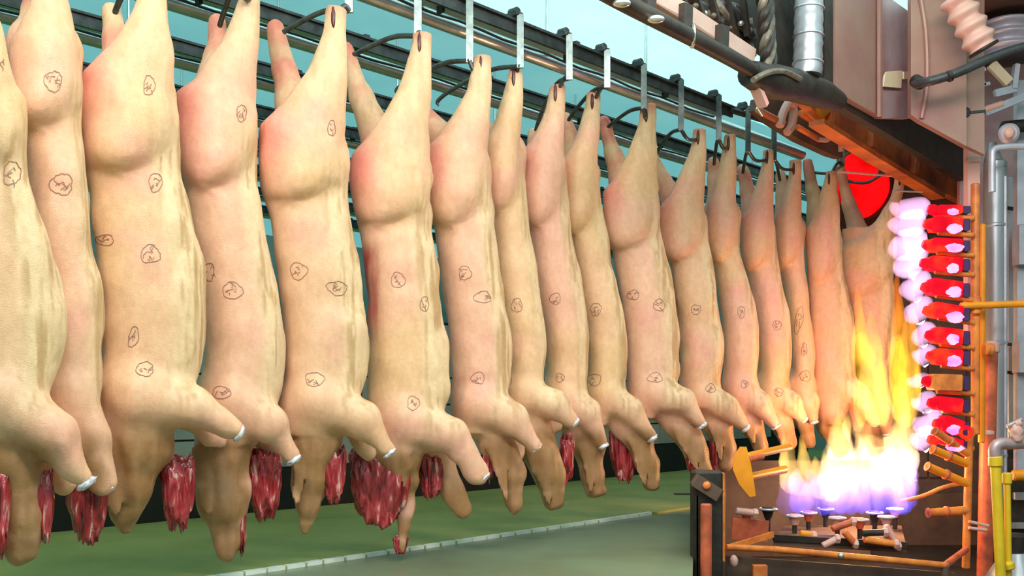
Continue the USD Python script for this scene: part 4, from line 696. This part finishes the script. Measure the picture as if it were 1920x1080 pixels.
yp = thing('yellow_gas_pipe', 'thick bright yellow gas pipe with a mauve elbow at the lower right', 'gas pipe', at(1870, 1070, 5.3))
obj('pipe', rod(at(1866, 862, 5.3), at(1878, 1110, 5.3), .027), 'yellow_paint', yp); obj('socket', rod(at(1866, 854, 5.3), at(1867, 876, 5.3), .036), 'yellow_paint', yp)
obj('elbow', tube(curve([at(1866, 862, 5.3), at(1865, 842, 5.3), at(1874, 832, 5.3), at(1896, 832, 5.32), at(1950, 828, 5.35)], 26), .031, 12), 'mauve_steel', yp)
y2 = thing('yellow_gas_pipe', 'thinner yellow gas pipe with a capped top at the right edge', 'gas pipe', at(1889, 1060, 5.35)); obj('pipe', rod(at(1888, 890, 5.35), at(1891, 1110, 5.35), .018), 'yellow_paint', y2); obj('cap', [rod(at(1888, 886, 5.35), at(1888, 908, 5.35), .026), rod(at(1888, 1054, 5.33), at(1892, 1068, 5.33), .034)], 'yellow_paint', y2); obj('branch', rod(at(1898, 892, 5.38), at(1960, 888, 5.38), .030), 'amber_paint', y2)
va = thing('pipe_valve', 'pinkish brass valve on top of the mauve elbow', 'valve', at(1905, 815, 5.35)); obj('valve_body', [blob(at(1906, 812, 5.3), (.035, .03, .05), 8, .3, 4), rod(at(1903, 796, 5.3), at(1914, 792, 5.3), .02)], 'rose_paint', va, smooth=True); obj('valve_handle', rod(at(1888, 800, 5.3), at(1916, 786, 5.3), .012), 'mauve_steel', va)
cn = thing('grey_funnel', 'grey sheet metal funnel in the lower right corner', 'funnel', at(1900, 1060, 5.5)); obj('cone', tube([at(1905, 1035, 5.6), at(1910, 1120, 5.6)], [.07, .24], 24), 'grey_duct', cn, smooth=35); obj('funnel_neck', rod(at(1905, 1000, 5.6), at(1905, 1040, 5.6), .06, 20), 'soot_shade_steel', cn)
bp = thing('sooty_backplate', 'dark plate behind the yellow pipes at the lower right', 'plate', at(1890, 950, 6.8)); obj('plate', box(at(1862, 860, 6.7), at(1960, 1080, 6.76)), 'soot_shade_steel', bp); obj('plate_bar', [bar(at(1900, 930, 6.65), at(1960, 930, 6.65), .03, .05), bar(at(1868, 985, 6.65), at(1960, 985, 6.65), .03, .04)], 'grey_duct', bp)

# ------------------------------------------------------------------ fire
def tongue(pts, r, seed, n=14):
    """a licking flame: a wavering teardrop along the pixel path (x, y, depth)"""
    P = curve([at(*p) for p in pts], n); t = np.linspace(0, 1, n); rad = r * np.interp(t, [0, .06, .25, .6, .87, 1], [.25, .7, 1., .85, .42, .06])
    m = tube(P, rad, 12); v = np.array(m.vertices); v += (meshkit.fbm(v * 11 + seed, 2, seed)[:, None] - .5) * r * .9 * np.array([1, .6, .3]); return trimesh.Trimesh(v, m.faces, process=False)
POOL = {}
def flame(pts, r, m, seed, parent): POOL.setdefault((str(parent.GetPath()), m, pts[0][2] > 7.3), []).append((parent, tongue(pts, r, seed)))
def burn():
    """tongues that run together become one body of burning gas"""
    import manifold3d as mf
    for (path, m, _), rows in POOL.items():
        ms = []
        for parent, t_ in rows:
            t_.merge_vertices(); k_ = mf.Manifold(mf.Mesh(np.asarray(t_.vertices, np.float32), np.asarray(t_.faces, np.uint32)))
            if k_.status() == mf.Error.NoError and k_.volume() < 0: k_ = mf.Manifold(mf.Mesh(np.asarray(t_.vertices, np.float32), np.asarray(t_.faces[:, ::-1].copy(), np.uint32)))
            ms.append(k_)
        obj('flame', mf.Manifold.batch_boolean(ms, mf.OpType.Add), m, parent, smooth=True)
rf = np.random.RandomState(11)
fire_big = thing('fire', 'big white and yellow fire with a blue violet foot burning on the bottom burners', 'fire', at(1600, 968, 6.0))
for k in range(14):                                        # white heart
    x = 1562 + 150 * (k + .5) / 14 + rf.randn() * 5; bk = k % 2; y1 = (750 if bk else 752 + 92 * math.exp(-((x - 1652) / 22) ** 2)) + rf.rand() * 28; Y = (7.62 if bk else 5.95) + .25 * rf.rand()
    flame([(x - 6, 962 - 40 * bk, Y), (x + rf.randn() * 8, 900, Y), (x + rf.randn() * 10, 840, Y), (x + rf.randn() * 12, y1, Y)], .098 + .03 * rf.rand(), 'fire_main', k, fire_big)
for k in range(12):                                        # blue and violet base
    x = 1476 + 220 * k / 11 + rf.randn() * 4; Y = 5.75 + .5 * rf.rand()
    flame([(x, 966, Y), (x + 2, 935, Y), (x + rf.randn() * 6, 905, Y), (x + rf.randn() * 8, 866 + rf.rand() * 20, Y)], .055 + .02 * rf.rand(), 'fire_low', 60 + k, fire_big)
fire_left = thing('fire', 'smaller yellow fire curling up at the left of the burner bed', 'fire', at(1490, 930, 5.9))
for k, (x, yb, yt, r) in enumerate(((1472, 900, 812, .05), (1486, 905, 826, .045), (1506, 905, 812, .05), (1528, 910, 856, .055), (1550, 915, 846, .055))):
    flame([(x + 14, yb + 26, 5.85), (x + 6, yb, 5.85), (x, (yb + yt) / 2, 5.85), (x - 3, yt, 5.85)], r, 'fire_side', 80 + k, fire_left)
tall = [thing('tall_flame', 'tall yellow flame licking up between the last two carcasses', 'flame', at(1620, 800, 6.7)), thing('tall_flame', 'tall orange yellow flame behind the right side of the last carcass', 'flame', at(1695, 800, 6.9))]
for k, (x0, x1, yt, r, Y) in enumerate(((1640, 1606, 535, .085, 6.75), (1655, 1630, 580, .075, 6.7), (1615, 1614, 620, .06, 6.6), (1690, 1682, 500, .08, 7.0), (1704, 1708, 560, .08, 6.9), (1690, 1676, 640, .06, 6.6))):
    flame([(x0, 800, Y), (x0 * .7 + x1 * .3, 730, Y), (x0 * .3 + x1 * .7, 640, Y), (x1, yt, Y)], r, 'fire_yellow', 40 + k, tall[k // 3])
def jet(k): return thing('jet_flame', f'lilac white flame jet of the {wd[k]} burner', 'flame', at(1740, ys[k], BY), 'lilac flame jets')
jx = [1676, 1676, 1680, 1686, 1696, 1706, 1714, 1716, 1706, 1718, 1722, 1712]
for k, y in enumerate(ys):
    xl = (1752, 1744, 1742, 1738, 1740, 1744, 1748, 1750, 1742, 1752, 1762, 1752)[k]; e = jx[k]
    flame([(xl - 8, y, BY), (xl * .6 + e * .4, y - 4, BY + .02), (e + 6, y - 2, BY + .05), (e - 6, y - 16 + rf.rand() * 10, BY + .08)], 1.2 * (.06, .075, .09, .09, .085, .075, .07, .06, .04, .06, .075, .07)[k], 'fire_lilac', 100 + k, jet(k))
burn()
fire_lamp = UsdLux.SphereLight.Define(stage, '/World/fire_light'); fire_lamp.CreateRadiusAttr(.11); fire_lamp.CreateIntensityAttr(90.); fire_lamp.CreateColorAttr((1., .55, .18)); fire_lamp.AddTranslateOp().Set(tuple(float(q) for q in at(1640, 860, 6.2)))
